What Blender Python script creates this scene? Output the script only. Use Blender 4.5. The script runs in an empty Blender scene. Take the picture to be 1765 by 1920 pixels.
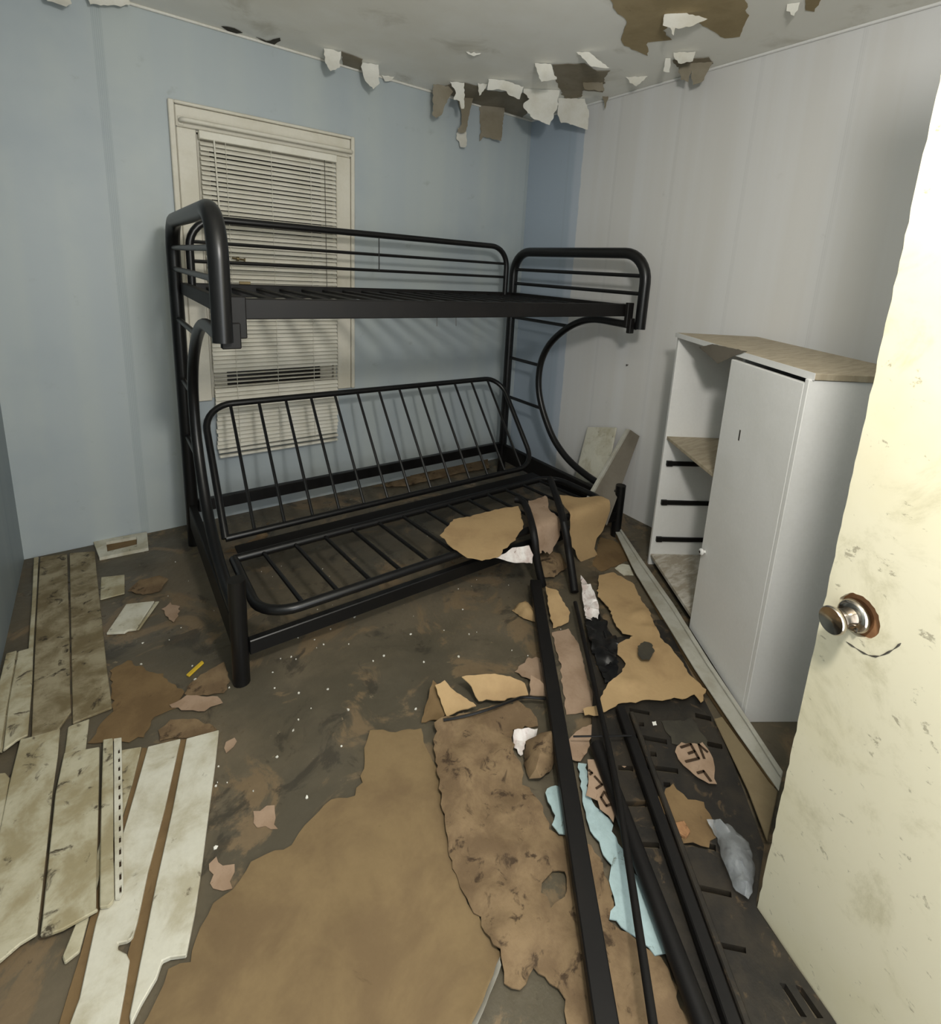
import bpy, bmesh, math, random
import numpy as np
from mathutils import Vector, Matrix, noise
from mathutils.geometry import delaunay_2d_cdt

S = bpy.context.scene
COL = S.collection
# ------------------------------------------------------------------ camera
CAM_ROT = [(0.7979507,0.0843234,-0.5967950),(-0.5999659,0.2057222,-0.7731231),(0.0575816,0.9749707,0.2147473)]
CAM_LOC = (-2.5405,-3.0340,1.4500)
CAM_F = 967.470
CAM_PX, CAM_PY = 926.39, 721.62
cam_data = bpy.data.cameras.new('camera')
cam = bpy.data.objects.new('camera', cam_data)
COL.objects.link(cam)
_m = Matrix([list(r) for r in CAM_ROT]).to_4x4()
_m.translation = Vector(CAM_LOC)
cam.matrix_world = _m
cam_data.sensor_fit = 'HORIZONTAL'
cam_data.sensor_width = 36.0
cam_data.lens = CAM_F / 1765 * 36.0
cam_data.shift_x = (882.5 - CAM_PX) / 1765
cam_data.shift_y = (CAM_PY - 960) / 1765
cam_data.clip_start = 0.02
S.camera = cam
# ------------------------------------------------------------------ light
w = bpy.data.worlds.new('world'); S.world = w
w.use_nodes = True
w.node_tree.nodes['Background'].inputs[0].default_value = (0.86, 0.93, 1.0, 1)
w.node_tree.nodes['Background'].inputs[1].default_value = 0.35
def lamp(name, kind, loc, energy, color, size):
    d = bpy.data.lights.new(name, kind); d.energy = energy; d.color = color
    if kind == 'POINT': d.shadow_soft_size = size
    o = bpy.data.objects.new(name, d); COL.objects.link(o); o.location = loc
    return o
lamp('work_light', 'POINT', (-2.14, -3.03, 1.96), 58, (1.0, 0.97, 0.91), 0.08)
hl = lamp('doorway_fill', 'AREA', (-2.07, -3.62, 1.05), 15, (0.93, 0.97, 1.0), 0)  # added fill lamp in the doorway, softly lifts walls and ceiling
hl.data.shape = 'RECTANGLE'; hl.data.size = .74; hl.data.size_y = 1.9
hl.rotation_euler = (math.radians(90), 0, 0)
S.view_settings.view_transform = 'Standard'
S.view_settings.look = 'None'
S.view_settings.gamma = 1
S.view_settings.use_curve_mapping = False
S.view_settings.exposure = 0.5

# ------------------------------------------------------------------ helpers
def srgb(r, g, b):
    def f(c):
        c /= 255
        return c / 12.92 if c <= .04045 else ((c + .055) / 1.055) ** 2.4
    return (f(r), f(g), f(b), 1)

class NT:
    def __init__(s, name):
        s.m = bpy.data.materials.new(name); s.m.use_nodes = True
        s.t = s.m.node_tree; s.b = s.t.nodes['Principled BSDF']
        s.co = s.n('ShaderNodeTexCoord').outputs['Object']
        s.norm = None
    def n(s, k, **kw):
        o = s.t.nodes.new(k)
        for a, v in kw.items(): setattr(o, a, v)
        return o
    def l(s, a, b): s.t.links.new(a, b)
    def noise(s, scale, detail=5, rough=.6, dist=0, stretch=None, off=(0, 0, 0)):
        mp = s.n('ShaderNodeMapping'); s.l(s.co, mp.inputs[0])
        mp.inputs['Location'].default_value = off
        if stretch: mp.inputs['Scale'].default_value = stretch
        t = s.n('ShaderNodeTexNoise'); s.l(mp.outputs[0], t.inputs['Vector'])
        t.inputs['Scale'].default_value = scale; t.inputs['Detail'].default_value = detail
        t.inputs['Roughness'].default_value = rough; t.inputs['Distortion'].default_value = dist
        return t.outputs['Fac']
    def ramp(s, f, a, b):
        r = s.n('ShaderNodeMapRange'); s.l(f, r.inputs['Value'])
        r.inputs['From Min'].default_value = a; r.inputs['From Max'].default_value = b
        r.interpolation_type = 'SMOOTHSTEP'
        return r.outputs['Result']
    def math(s, op, a, b=0.5):
        q = s.n('ShaderNodeMath', operation=op)
        for i, v in enumerate((a, b)):
            if isinstance(v, (int, float)): q.inputs[i].default_value = v
            else: s.l(v, q.inputs[i])
        return q.outputs[0]
    def mix(s, f, a, b):
        q = s.n('ShaderNodeMix', data_type='RGBA')
        if isinstance(f, (int, float)): q.inputs['Factor'].default_value = f
        else: s.l(f, q.inputs['Factor'])
        for k, v in ((6, a), (7, b)):
            if isinstance(v, tuple): q.inputs[k].default_value = v
            else: s.l(v, q.inputs[k])
        return q.outputs[2]
    def out(s, col, rough=.7, spec=.3, metal=0.0):
        if isinstance(col, tuple): s.b.inputs['Base Color'].default_value = col
        else: s.l(col, s.b.inputs['Base Color'])
        if isinstance(rough, (int, float)): s.b.inputs['Roughness'].default_value = rough
        else: s.l(rough, s.b.inputs['Roughness'])
        s.b.inputs['Specular IOR Level'].default_value = spec
        s.b.inputs['Metallic'].default_value = metal
        return s.m
    def bump(s, h, strength=.3, dist=.004):
        q = s.n('ShaderNodeBump'); q.inputs['Strength'].default_value = strength
        q.inputs['Distance'].default_value = dist
        s.l(h, q.inputs['Height'])
        if s.norm: s.l(s.norm, q.inputs['Normal'])
        s.norm = q.outputs[0]
        s.l(s.norm, s.b.inputs['Normal'])
    def xyz(s):
        q = s.n('ShaderNodeSeparateXYZ'); s.l(s.co, q.inputs[0]); return q.outputs

def grimy(name, base, dirt, dark, sc=6, cover=.55, dcover=.68, rough=.75, spec=.25, bump=.25, metal=0, stretch=None):
    t = NT(name)
    c = t.mix(t.ramp(t.noise(sc, 6, .62, .3, stretch), cover - .12, cover + .14), base, dirt)
    c = t.mix(t.ramp(t.noise(sc * 2.3, 7, .65, .6, stretch, (3, 7, 1)), dcover - .02, dcover + .09), c, dark)
    c = t.mix(t.math('MULTIPLY', t.noise(90, 3), .18), c, dark)
    if bump: t.bump(t.noise(sc * 5, 5), bump, .003)
    return t.out(c, rough, spec, metal)

M = {}
def wall_mat(name, base, alt, alt2, axis, groove0, pitch):
    t = NT(name); X = t.xyz()[axis]
    comb = t.n('ShaderNodeCombineXYZ'); t.l(X, comb.inputs[0])
    st = t.n('ShaderNodeTexNoise'); t.l(comb.outputs[0], st.inputs['Vector'])
    st.inputs['Scale'].default_value = 3.1; st.inputs['Detail'].default_value = 3
    c = t.mix(t.ramp(st.outputs['Fac'], .40, .60), base, alt)
    c = t.mix(t.ramp(t.noise(1.3, 4), .45, .75), c, alt2)
    # groups of five fine vertical grooves pressed in the panelling
    ph = t.math('MODULO', t.math('ADD', X, 10 * pitch - groove0), pitch)
    ing = t.math('LESS_THAN', ph, .036)
    wv = t.math('PINGPONG', ph, .0036)
    g = t.math('MULTIPLY', ing, t.ramp(wv, .0036, .0016))
    c = t.mix(t.math('MULTIPLY', g, .22), c, srgb(105, 118, 128))
    c = t.mix(t.math('MULTIPLY', t.ramp(t.noise(9, 6), .62, .75), .25), c, srgb(120, 120, 112))
    t.bump(t.noise(240, 2), .10, .001)
    t.bump(t.math('MULTIPLY', g, -1), .25, .001)
    return t.out(c, .45, .35)
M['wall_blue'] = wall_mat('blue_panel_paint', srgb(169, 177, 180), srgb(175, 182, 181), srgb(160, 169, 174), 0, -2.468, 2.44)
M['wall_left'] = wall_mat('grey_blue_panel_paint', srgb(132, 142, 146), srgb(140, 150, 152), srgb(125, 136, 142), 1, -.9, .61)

def right_wall():
    t = NT('white_panel_paint'); X, Y, Z = t.xyz()
    c = t.mix(t.ramp(t.noise(2.2, 4, .5, 0, (.1, 3, .1)), .4, .62), srgb(208, 206, 203), srgb(212, 211, 210))
    edge = t.math('ADD', Y, t.math('MULTIPLY', t.noise(14, 4), .02))
    blue = t.ramp(edge, -.522, -.515)
    c2 = t.mix(t.ramp(edge, -.47, -.43), srgb(182, 191, 202), srgb(166, 178, 191))
    c = t.mix(blue, c, c2)
    ph = t.math('MODULO', t.math('ADD', Y, 12.3), .41)
    g = t.math('MULTIPLY', t.math('LESS_THAN', ph, .02), t.ramp(t.math('PINGPONG', ph, .004), .004, .0015))
    c = t.mix(t.math('MULTIPLY', g, .10), c, srgb(130, 130, 130))
    c = t.mix(t.math('MULTIPLY', t.ramp(t.noise(7, 6), .66, .78), .22), c, srgb(140, 140, 132))
    t.bump(t.noise(240, 2), .08, .001)
    return t.out(c, .45, .35)
M['wall_right'] = right_wall()
def ceil_mat():
    t = NT('ceiling_board')
    c = t.mix(t.ramp(t.noise(1.1, 5), .4, .7), srgb(232, 231, 224), srgb(222, 219, 208))
    c = t.mix(t.math('MULTIPLY', t.ramp(t.noise(3.2, 6, .6, .5, None, (4, 2, 0)), .56, .74), .5), c, srgb(176, 170, 152))
    t.bump(t.noise(160, 3), .2, .002)
    return t.out(c, .85, .15)
M['ceiling'] = ceil_mat()
def floor_mat():
    t = NT('stained_subfloor')
    c = t.mix(t.ramp(t.noise(2.1, 6, .6, .4), .38, .66), srgb(84, 78, 65), srgb(106, 96, 79))
    c = t.mix(t.ramp(t.noise(3.4, 8, .66, .9, None, (2, 1, 0)), .53, .60), c, srgb(122, 104, 80))
    c = t.mix(t.math('MULTIPLY', t.ramp(t.noise(5.5, 8, .66, .9, None, (6, 1, 0)), .56, .64), .8), c, srgb(60, 56, 48))
    c = t.mix(t.ramp(t.noise(26, 6, .7), .66, .72), c, srgb(146, 130, 106))
    c = t.mix(t.math('MULTIPLY', t.noise(60, 4), .35), c, srgb(70, 62, 50))
    t.bump(t.noise(22, 7), .5, .006)
    return t.out(c, t.ramp(t.noise(4, 4), 0.0, 1.1), .32)
M['floor'] = floor_mat()
M['black'] = grimy('black_tube_enamel', srgb(14, 14, 15), srgb(18, 17, 16), srgb(30, 27, 24), 8, .6, .75, .34, .4, .05)
M['black_dull'] = grimy('dusty_black_enamel', srgb(13, 12, 12), srgb(18, 16, 15), srgb(34, 29, 25), 9, .55, .68, .55, .28, .1)
M['siding'] = grimy('weathered_vinyl', srgb(208, 205, 190), srgb(178, 171, 148), srgb(98, 88, 68), 8, .52, .64, .6, .3, .3)
M['siding_old'] = grimy('grimy_vinyl', srgb(190, 184, 160), srgb(156, 145, 114), srgb(72, 64, 50), 9, .48, .60, .65, .3, .4)
M['siding_dirty'] = grimy('brown_stained_vinyl', srgb(160, 150, 124), srgb(116, 103, 76), srgb(60, 52, 40), 9, .47, .585, .7, .25, .45)
M['tan'] = grimy('tan_kraft_sheet', srgb(130, 110, 80), srgb(114, 95, 70), srgb(80, 65, 46), 4.5, .50, .66, .85, .15, .5)
M['tan_stained'] = grimy('stained_kraft_sheet', srgb(132, 111, 84), srgb(108, 89, 67), srgb(68, 55, 42), 9, .48, .57, .85, .15, .8)
M['tan_light'] = grimy('pale_kraft_sheet', srgb(176, 148, 108), srgb(160, 132, 96), srgb(120, 96, 68), 5, .55, .74, .75, .2, .4)
M['pink'] = grimy('pinkish_torn_paper', srgb(166, 142, 120), srgb(148, 124, 102), srgb(104, 82, 64), 9, .5, .64, .8, .2, .5)
M['brown_board'] = grimy('brown_hardboard', srgb(126, 112, 86), srgb(112, 98, 74), srgb(84, 70, 52), 3, .55, .74, .6, .3, .2)
M['patch_brown'] = grimy('damp_brown_paper', srgb(122, 100, 70), srgb(104, 84, 58), srgb(80, 64, 44), 6, .5, .64, .85, .2, .5)
M['aqua'] = grimy('pale_aqua_foam', srgb(170, 192, 194), srgb(154, 174, 176), srgb(98, 104, 92), 12, .50, .63, .6, .3, .5)
M['foil'] = grimy('crumpled_white_wrap', srgb(225, 220, 215), srgb(190, 172, 165), srgb(110, 80, 66), 14, .5, .62, .35, .5, .6)
M['white'] = grimy('white_laminate', srgb(228, 227, 225), srgb(222, 221, 218), srgb(170, 168, 160), 3, .55, .80, .4, .4, .03)
M['white_dirty'] = grimy('dirty_white_laminate', srgb(205, 200, 190), srgb(165, 155, 138), srgb(100, 88, 72), 9, .45, .62, .55, .3, .1, 0, (1, 3, 1))
M['cab_top'] = grimy('dusty_cabinet_top', srgb(176, 164, 142), srgb(158, 146, 124), srgb(120, 108, 90), 9, .5, .68, .6, .3, .1, 0, (1, 6, 1))
M['trim_white'] = grimy('cream_window_paint', srgb(216, 211, 197), srgb(206, 200, 183), srgb(154, 145, 125), 4, .55, .74, .5, .35, .08)
M['blind'] = grimy('cream_blind_vinyl', srgb(222, 218, 205), srgb(212, 207, 191), srgb(166, 157, 136), 5, .55, .74, .45, .35, 0)
M['wire'] = grimy('grey_rod', srgb(72, 68, 62), srgb(60, 56, 50), srgb(40, 36, 32), 20, .5, .7, .5, .4, 0)
M['strip'] = grimy('scuffed_grey_track', srgb(178, 176, 166), srgb(158, 154, 140), srgb(110, 104, 90), 8, .52, .70, .45, .4, .2)
M['tan_trim'] = grimy('grey_brown_trim', srgb(116, 109, 98), srgb(104, 97, 86), srgb(78, 70, 60), 5, .55, .72, .55, .3, .1)
M['paper'] = grimy('white_ceiling_paper', srgb(224, 222, 214), srgb(212, 208, 196), srgb(170, 160, 140), 6, .55, .76, .8, .2, .2)
M['bare'] = grimy('bare_brown_ceiling_board', srgb(144, 136, 120), srgb(132, 123, 105), srgb(112, 102, 84), 5, .5, .66, .9, .1, .3)
M['bare_tan'] = grimy('bare_tan_ceiling_board', srgb(164, 148, 116), srgb(148, 133, 102), srgb(124, 110, 84), 4, .5, .66, .9, .1, .3)
M['black_panel'] = grimy('grimy_black_plastic', srgb(26, 26, 25), srgb(44, 40, 34), srgb(76, 63, 47), 10, .50, .60, .45, .4, .4)
M['ink'] = grimy('brown_stencil_ink', srgb(58, 44, 32), srgb(66, 50, 36), srgb(50, 38, 28), 10, .5, .7, .8, .2, 0)
M['yellow'] = grimy('yellow_plastic', srgb(205, 172, 50), srgb(190, 158, 46), srgb(140, 116, 40), 20, .5, .72, .45, .4, 0)
M['rust'] = grimy('orange_rotten_foam', srgb(150, 112, 78), srgb(128, 92, 62), srgb(80, 56, 40), 20, .5, .64, .8, .2, .5)
M['wood'] = grimy('bored_wood', srgb(150, 110, 78), srgb(128, 92, 64), srgb(80, 56, 40), 16, .5, .68, .75, .2, .4)
M['brass'] = grimy('tarnished_brass', srgb(120, 106, 74), srgb(98, 86, 60), srgb(60, 52, 40), 16, .5, .68, .4, .5, 0, .7)
M['chrome'] = grimy('worn_chrome', srgb(190, 182, 172), srgb(168, 160, 150), srgb(96, 84, 78), 12, .55, .72, .16, .5, 0, 1.0)
M['grey_paper'] = grimy('dark_damp_paper', srgb(58, 55, 48), srgb(70, 66, 56), srgb(46, 44, 38), 9, .5, .66, .8, .2, .5)
def dark_glass():
    t = NT('dark_window_pane'); return t.out(srgb(34, 31, 27), .3, .3)
M['pane'] = dark_glass()
def door_mat():
    t = NT('cream_door_paint')
    c = t.mix(t.ramp(t.noise(1.6, 5), .42, .68), srgb(208, 201, 176), srgb(200, 192, 160))
    c = t.mix(t.math('MULTIPLY', t.ramp(t.noise(6, 8, .7, .4), .50, .70), .55), c, srgb(158, 150, 118))
    c = t.mix(t.math('MULTIPLY', t.ramp(t.noise(26, 6, .7, .3, (1, 1, 1.6), (2, 5, 1)), .62, .69), .6), c, srgb(112, 105, 86))
    t.bump(t.noise(30, 5), .12, .002)
    return t.out(c, .5, .3)
M['door'] = door_mat()
def bag_mat():
    t = NT('clear_plastic_bag')
    t.b.inputs['Alpha'].default_value = .42
    t.bump(t.noise(30, 5), .7, .01)
    return t.out(srgb(150, 153, 154), .25, .5)
M['bag'] = bag_mat()

OFF = {}
random.seed(7)
def fin(name, verts, faces, mat, parent=None, loc=None, smooth=False):
    if parent is not None: o0 = OFF[parent.name]
    elif loc is not None: o0 = Vector(loc)
    else:
        a = np.array(verts); o0 = Vector(((a[:, 0].min() + a[:, 0].max()) / 2, (a[:, 1].min() + a[:, 1].max()) / 2, a[:, 2].min()))
    me = bpy.data.meshes.new(name)
    me.from_pydata([(v[0] - o0[0], v[1] - o0[1], v[2] - o0[2]) for v in verts], [], faces)
    bm = bmesh.new(); bm.from_mesh(me)
    bmesh.ops.recalc_face_normals(bm, faces=bm.faces); bm.to_mesh(me); bm.free()
    if smooth:
        me.polygons.foreach_set('use_smooth', [True] * len(me.polygons))
        try: me.set_sharp_from_angle(angle=math.radians(40))
        except Exception: pass
    me.materials.append(M[mat])
    o = bpy.data.objects.new(name, me); COL.objects.link(o)
    if parent is not None: o.parent = parent
    else: o.location = o0
    OFF[o.name] = o0
    return o
def tag(o, label, cat, group=None):
    o['label'] = label; o['category'] = cat
    if group: o['group'] = group
    return o
def thing(name, label, cat, loc, group=None):
    o = bpy.data.objects.new(name, None); COL.objects.link(o); o.location = loc; o.empty_display_size = .05
    OFF[o.name] = Vector(loc)
    return tag(o, label, cat, group)
def struct(o): o['kind'] = 'structure'; return o
def copy_at(o, d, parent):
    c = o.copy(); COL.objects.link(c); c.parent = parent
    c.location = o.location + Vector(d); OFF[c.name] = OFF[o.name] + Vector(d)
    return c

def tube(path, r, seg=12, closed=False):
    P = [Vector(p) for p in path]; n = len(P); V = []; F = []
    T = []
    for i in range(n):
        if closed: t = P[(i + 1) % n] - P[i - 1]
        else: t = P[min(i + 1, n - 1)] - P[max(i - 1, 0)]
        T.append(t.normalized())
    up = Vector((0, 0, 1)) if abs(T[0].z) < .9 else Vector((1, 0, 0))
    nrm = T[0].cross(up).normalized()
    for i in range(n):
        nrm = (nrm - T[i] * nrm.dot(T[i])).normalized(); b = T[i].cross(nrm)
        for k in range(seg):
            a = 2 * math.pi * k / seg
            rr = r[i] if isinstance(r, (list, tuple)) else r
            V.append(P[i] + (nrm * math.cos(a) + b * math.sin(a)) * rr)
    for i in range(n if closed else n - 1):
        j = (i + 1) % n
        for k in range(seg):
            k2 = (k + 1) % seg
            F.append((i * seg + k, i * seg + k2, j * seg + k2, j * seg + k))
    if not closed:
        F.append(tuple(range(seg))); F.append(tuple(range((n - 1) * seg, n * seg)))
    return V, F
def fillet(pts, rad, n=7):
    P = [Vector(p) for p in pts]; out = [P[0]]
    for i in range(1, len(P) - 1):
        a, b, c = P[i - 1], P[i], P[i + 1]
        u = (a - b); v = (c - b); r = min(rad, u.length * .48, v.length * .48)
        p0 = b + u.normalized() * r; p2 = b + v.normalized() * r
        for k in range(n + 1):
            t = k / n
            # circular-ish arc from a rational quadratic
            wgt = .75
            d = (1 - t) ** 2 + 2 * wgt * t * (1 - t) + t * t
            out.append((p0 * (1 - t) ** 2 + b * 2 * wgt * t * (1 - t) + p2 * t * t) / d)
    out.append(P[-1]); return out
def smooth_path(pts, n=5):
    P = [Vector(p) for p in pts]; out = []
    for i in range(len(P) - 1):
        p0 = P[max(i - 1, 0)]; p1 = P[i]; p2 = P[i + 1]; p3 = P[min(i + 2, len(P) - 1)]
        for k in range(n):
            t = k / n
            out.append(.5 * ((2 * p1) + (p2 - p0) * t + (2 * p0 - 5 * p1 + 4 * p2 - p3) * t * t + (3 * p1 - p0 - 3 * p2 + p3) * t ** 3))
    out.append(P[-1]); return out
def join(parts):
    V = []; F = []
    for v, f in parts:
        b = len(V); V += [tuple(x) for x in v]; F += [tuple(i + b for i in q) for q in f]
    return V, F
def bevel_vf(V, F, w, seg=1):
    bm = bmesh.new(); vs = [bm.verts.new(v) for v in V]
    for f in F: bm.faces.new([vs[i] for i in f])
    bmesh.ops.recalc_face_normals(bm, faces=bm.faces)
    es = [e for e in bm.edges if len(e.link_faces) == 2 and e.calc_face_angle(0) > .5]
    bmesh.ops.bevel(bm, geom=es, offset=w, segments=seg, affect='EDGES', clamp_overlap=True)
    bm.verts.index_update()
    V2 = [tuple(v.co) for v in bm.verts]; F2 = [tuple(v.index for v in f.verts) for f in bm.faces]
    bm.free(); return V2, F2
def box(x0, x1, y0, y1, z0, z1, bev=0):
    V = [(x, y, z) for x in (x0, x1) for y in (y0, y1) for z in (z0, z1)]
    F = [(0, 1, 3, 2), (4, 6, 7, 5), (0, 4, 5, 1), (2, 3, 7, 6), (0, 2, 6, 4), (1, 5, 7, 3)]
    return bevel_vf(V, F, bev) if bev else (V, F)
def obox(o, u, v, a0, a1, b0, b1, z0, z1, bev=0):      # box along plan axes u, v from point o
    V, F = box(a0, a1, b0, b1, z0, z1, bev)
    return [(o[0] + u[0] * p[0] + v[0] * p[1], o[1] + u[1] * p[0] + v[1] * p[1], p[2]) for p in V], F
def bar(p, q, wd, ht, bev=0):                            # rectangular bar between two points
    p = Vector(p); q = Vector(q); d = (q - p); L = d.length; d.normalize()
    s = d.cross(Vector((0, 0, 1))).normalized(); up = s.cross(d)
    V, F = box(0, L, -wd / 2, wd / 2, -ht / 2, ht / 2, bev)
    return [p + d * a[0] + s * a[1] + up * a[2] for a in V], F
def lathe(o, ax, prof, seg=24):                          # prof: (distance along axis, radius)
    o = Vector(o); ax = Vector(ax).normalized(); e = ax.cross(Vector((0, 0, 1))).normalized(); g = ax.cross(e)
    V = []; F = []; n = len(prof)
    for d, r in prof:
        for k in range(seg):
            a = 2 * math.pi * k / seg
            V.append(o + ax * d + (e * math.cos(a) + g * math.sin(a)) * max(r, 1e-4))
    for i in range(n - 1):
        for k in range(seg):
            k2 = (k + 1) % seg
            F.append((i * seg + k, i * seg + k2, (i + 1) * seg + k2, (i + 1) * seg + k))
    F.append(tuple(range(seg))); F.append(tuple(range((n - 1) * seg, n * seg)))
    return V, F
def inside(p, poly):
    c = False; n = len(poly); j = n - 1
    for i in range(n):
        a, b = poly[i], poly[j]
        if (a[1] > p[1]) != (b[1] > p[1]) and p[0] < (b[0] - a[0]) * (p[1] - a[1]) / (b[1] - a[1]) + a[0]: c = not c
        j = i
    return c
def subdiv(poly, step, jag, rnd):
    out = []
    n = len(poly)
    for i in range(n):
        a = Vector(poly[i]); b = Vector(poly[(i + 1) % n]); d = b - a
        L = math.hypot(d.x, d.y); k = max(1, int(L / step))
        for q in range(k):
            p = a + d * (q / k)
            if q and L > 1e-6:
                j = jag * rnd.gauss(0, 1) * .6
                p = p + Vector((-d.y / L, d.x / L, 0)) * j
            out.append(p)
    return out
def sheet_vf(pts, thick=.002, grid=.03, jag=.004, amp=.004, holes=(), seed=0, free=False, curl=0, dome=0, ns=7.0, floor_min=None):
    rnd = random.Random(seed * 13 + 5)
    P = [Vector(p) for p in pts]
    if free:
        e1 = (P[1] - P[0]).normalized()
        nv = Vector((0, 0, 0))
        for i in range(len(P)): nv += P[i].cross(P[(i + 1) % len(P)])
        nv.normalize()
        if nv.dot(Vector(CAM_LOC) - P[0]) < 0: nv.negate()
        e1 = (e1 - nv * e1.dot(nv)).normalized(); e2 = nv.cross(e1)
        O = P[0]
    else:
        e1, e2, nv = Vector((1, 0, 0)), Vector((0, 1, 0)), Vector((0, 0, 1)); O = Vector((P[0].x, P[0].y, 0))
    loc = [Vector(((p - O).dot(e1), (p - O).dot(e2), (p - O).dot(nv))) for p in P]
    ol = subdiv(loc, grid * .6, jag, rnd)
    hl = [subdiv([Vector(((Vector(p) - O).dot(e1), (Vector(p) - O).dot(e2), 0)) for p in h], grid * .6, jag * .5, rnd) for h in holes]
    xs = [p.x for p in ol]; ys = [p.y for p in ol]
    poly2 = [(p.x, p.y) for p in ol]; hp = [[(p.x, p.y) for p in h] for h in hl]
    V2 = list(poly2); loops = [list(range(len(poly2)))]
    for h in hp:
        loops.append(list(range(len(V2), len(V2) + len(h)))); V2 += h
    edges = []
    for lp in loops: edges += [(lp[i], lp[(i + 1) % len(lp)]) for i in range(len(lp))]
    allb = np.array(V2)
    y = min(ys)
    while y < max(ys):
        x = min(xs)
        while x < max(xs):
            q = (x + rnd.uniform(-.3, .3) * grid, y + rnd.uniform(-.3, .3) * grid)
            if inside(q, poly2) and not any(inside(q, h) for h in hp):
                if np.min(np.hypot(allb[:, 0] - q[0], allb[:, 1] - q[1])) > grid * .4: V2.append(q)
            x += grid
        y += grid
    r = delaunay_2d_cdt([Vector(v) for v in V2], edges, [], 0, 1e-7)
    VV, FF = r[0], r[2]
    keep = []
    for f in FF:
        c = (sum(VV[i].x for i in f) / len(f), sum(VV[i].y for i in f) / len(f))
        if inside(c, poly2) and not any(inside(c, h) for h in hp): keep.append(list(f))
    A = np.array([(p.x, p.y) for p in ol]); Z = np.array([p.z for p in ol])
    X = np.array([(v.x, v.y) for v in VV])
    D = np.hypot(X[:, None, 0] - A[None, :, 0], X[:, None, 1] - A[None, :, 1]) + 1e-5
    W = D ** -2.5; H = (W * Z).sum(1) / W.sum(1); de = D.min(1)
    so = rnd.uniform(0, 50)
    top = []
    for i, v in enumerate(VV):
        h = H[i]
        nz = noise.noise(Vector((v.x * ns + so, v.y * ns, so))) + .5 * noise.noise(Vector((v.x * ns * 2.7, v.y * ns * 2.7 + so, 0)))
        h += amp * (nz if free else (nz + .8) * .6)
        if curl: h += curl * v.y * v.y / max(1e-3, max(ys) - min(ys))
        if dome: h += dome * math.sqrt(min(1, de[i] / (.30 * min(max(xs) - min(xs), max(ys) - min(ys))))) * (.75 + .4 * nz)
        p = O + e1 * v.x + e2 * v.y + nv * h
        if not free: p.z = max(p.z, (floor_min if floor_min is not None else 0) + thick + .0004)
        else: p.z = min(p.z, 2.4985); p.x = min(p.x, -.004); p.y = min(p.y, -.004)
        top.append(p)
    n = len(top); V = top + [p - nv * thick for p in top]
    F = [tuple(f) for f in keep] + [tuple(i + n for i in reversed(f)) for f in keep]
    cnt = {}
    for f in keep:
        for i in range(len(f)):
            a, b = f[i], f[(i + 1) % len(f)]
            cnt[(a, b)] = 1
    for (a, b) in cnt:
        if (b, a) not in cnt: F.append((b, a, a + n, b + n))
    return V, F
def sheet(name, pts, mat, parent=None, label=None, cat=None, group=None, smooth=True, **kw):
    V, F = sheet_vf(pts, **kw)
    used = sorted({i for f in F for i in f}); mp = {i: k for k, i in enumerate(used)}
    o = fin(name, [V[i] for i in used], [tuple(mp[i] for i in f) for f in F], mat, parent, None, smooth)
    if label: tag(o, label, cat, group)
    return o
def loft(name, left, right, mat, label=None, cat=None, amp=.006, jag=.004, thick=.002, seed=1, across=8):
    rnd = random.Random(seed)
    L = smooth_path(left, 5); Rr = smooth_path(right, 5); n = len(L); top = []
    for i in range(n):
        e = 1.0 if 0 < i < n - 1 else 2.5
        for k in range(across + 1):
            t = k / across; p = L[i].lerp(Rr[i], t)
            d = (Rr[i] - L[i]).normalized()
            if k in (0, across): p = p + d * rnd.gauss(0, jag)
            if i in (0, n - 1): p = p + (L[min(i + 1, n - 1)] - L[max(i - 1, 0)]).normalized() * rnd.gauss(0, jag * e)
            v = noise.noise(Vector((p.x * 14 + seed, p.y * 14, p.z * 14)))
            p = p + Vector((0, -.5, .6)) * amp * abs(v)
            top.append(p)
    w_ = across + 1; V = top + [p - Vector((0, -.6, .8)) * thick for p in top]; N = len(top); F = []
    for i in range(n - 1):
        for k in range(across):
            q = (i * w_ + k, i * w_ + k + 1, (i + 1) * w_ + k + 1, (i + 1) * w_ + k)
            F.append(q); F.append(tuple(x + N for x in reversed(q)))
    bd = [(0, k) for k in range(w_)] + [(i, across) for i in range(1, n)] + [(n - 1, k) for k in range(across - 1, -1, -1)] + [(i, 0) for i in range(n - 2, 0, -1)]
    ix = [i * w_ + k for i, k in bd]
    for j in range(len(ix)):
        a_, b_ = ix[j], ix[(j + 1) % len(ix)]; F.append((a_, b_, b_ + N, a_ + N))
    o = fin(name, V, F, mat, None, None, True)
    if label: tag(o, label, cat)
    return o
def slab_vf(pts, z0, z1, bev=.002, jag=0.0, seed=1, holes=()):
    rnd = random.Random(seed)
    if holes or jag:
        P = [(p[0], p[1], z1) for p in pts]
        return sheet_vf(P, thick=z1 - z0, grid=.05 if not holes else .04, jag=jag, amp=0, holes=holes, seed=seed, floor_min=z0)
    n = len(pts)
    V = [(p[0], p[1], z0) for p in pts] + [(p[0], p[1], z1) for p in pts]
    F = [tuple(range(n - 1, -1, -1)), tuple(range(n, 2 * n))] + [(i, (i + 1) % n, (i + 1) % n + n, i + n) for i in range(n)]
    return bevel_vf(V, F, bev) if bev else (V, F)
def slab(name, pts, z0, z1, mat, parent=None, **kw):
    V, F = slab_vf(pts, z0, z1, **kw)
    used = sorted({i for f in F for i in f}); mp = {i: k for k, i in enumerate(used)}
    return fin(name, [V[i] for i in used], [tuple(mp[i] for i in f) for f in F], mat, parent)

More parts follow.
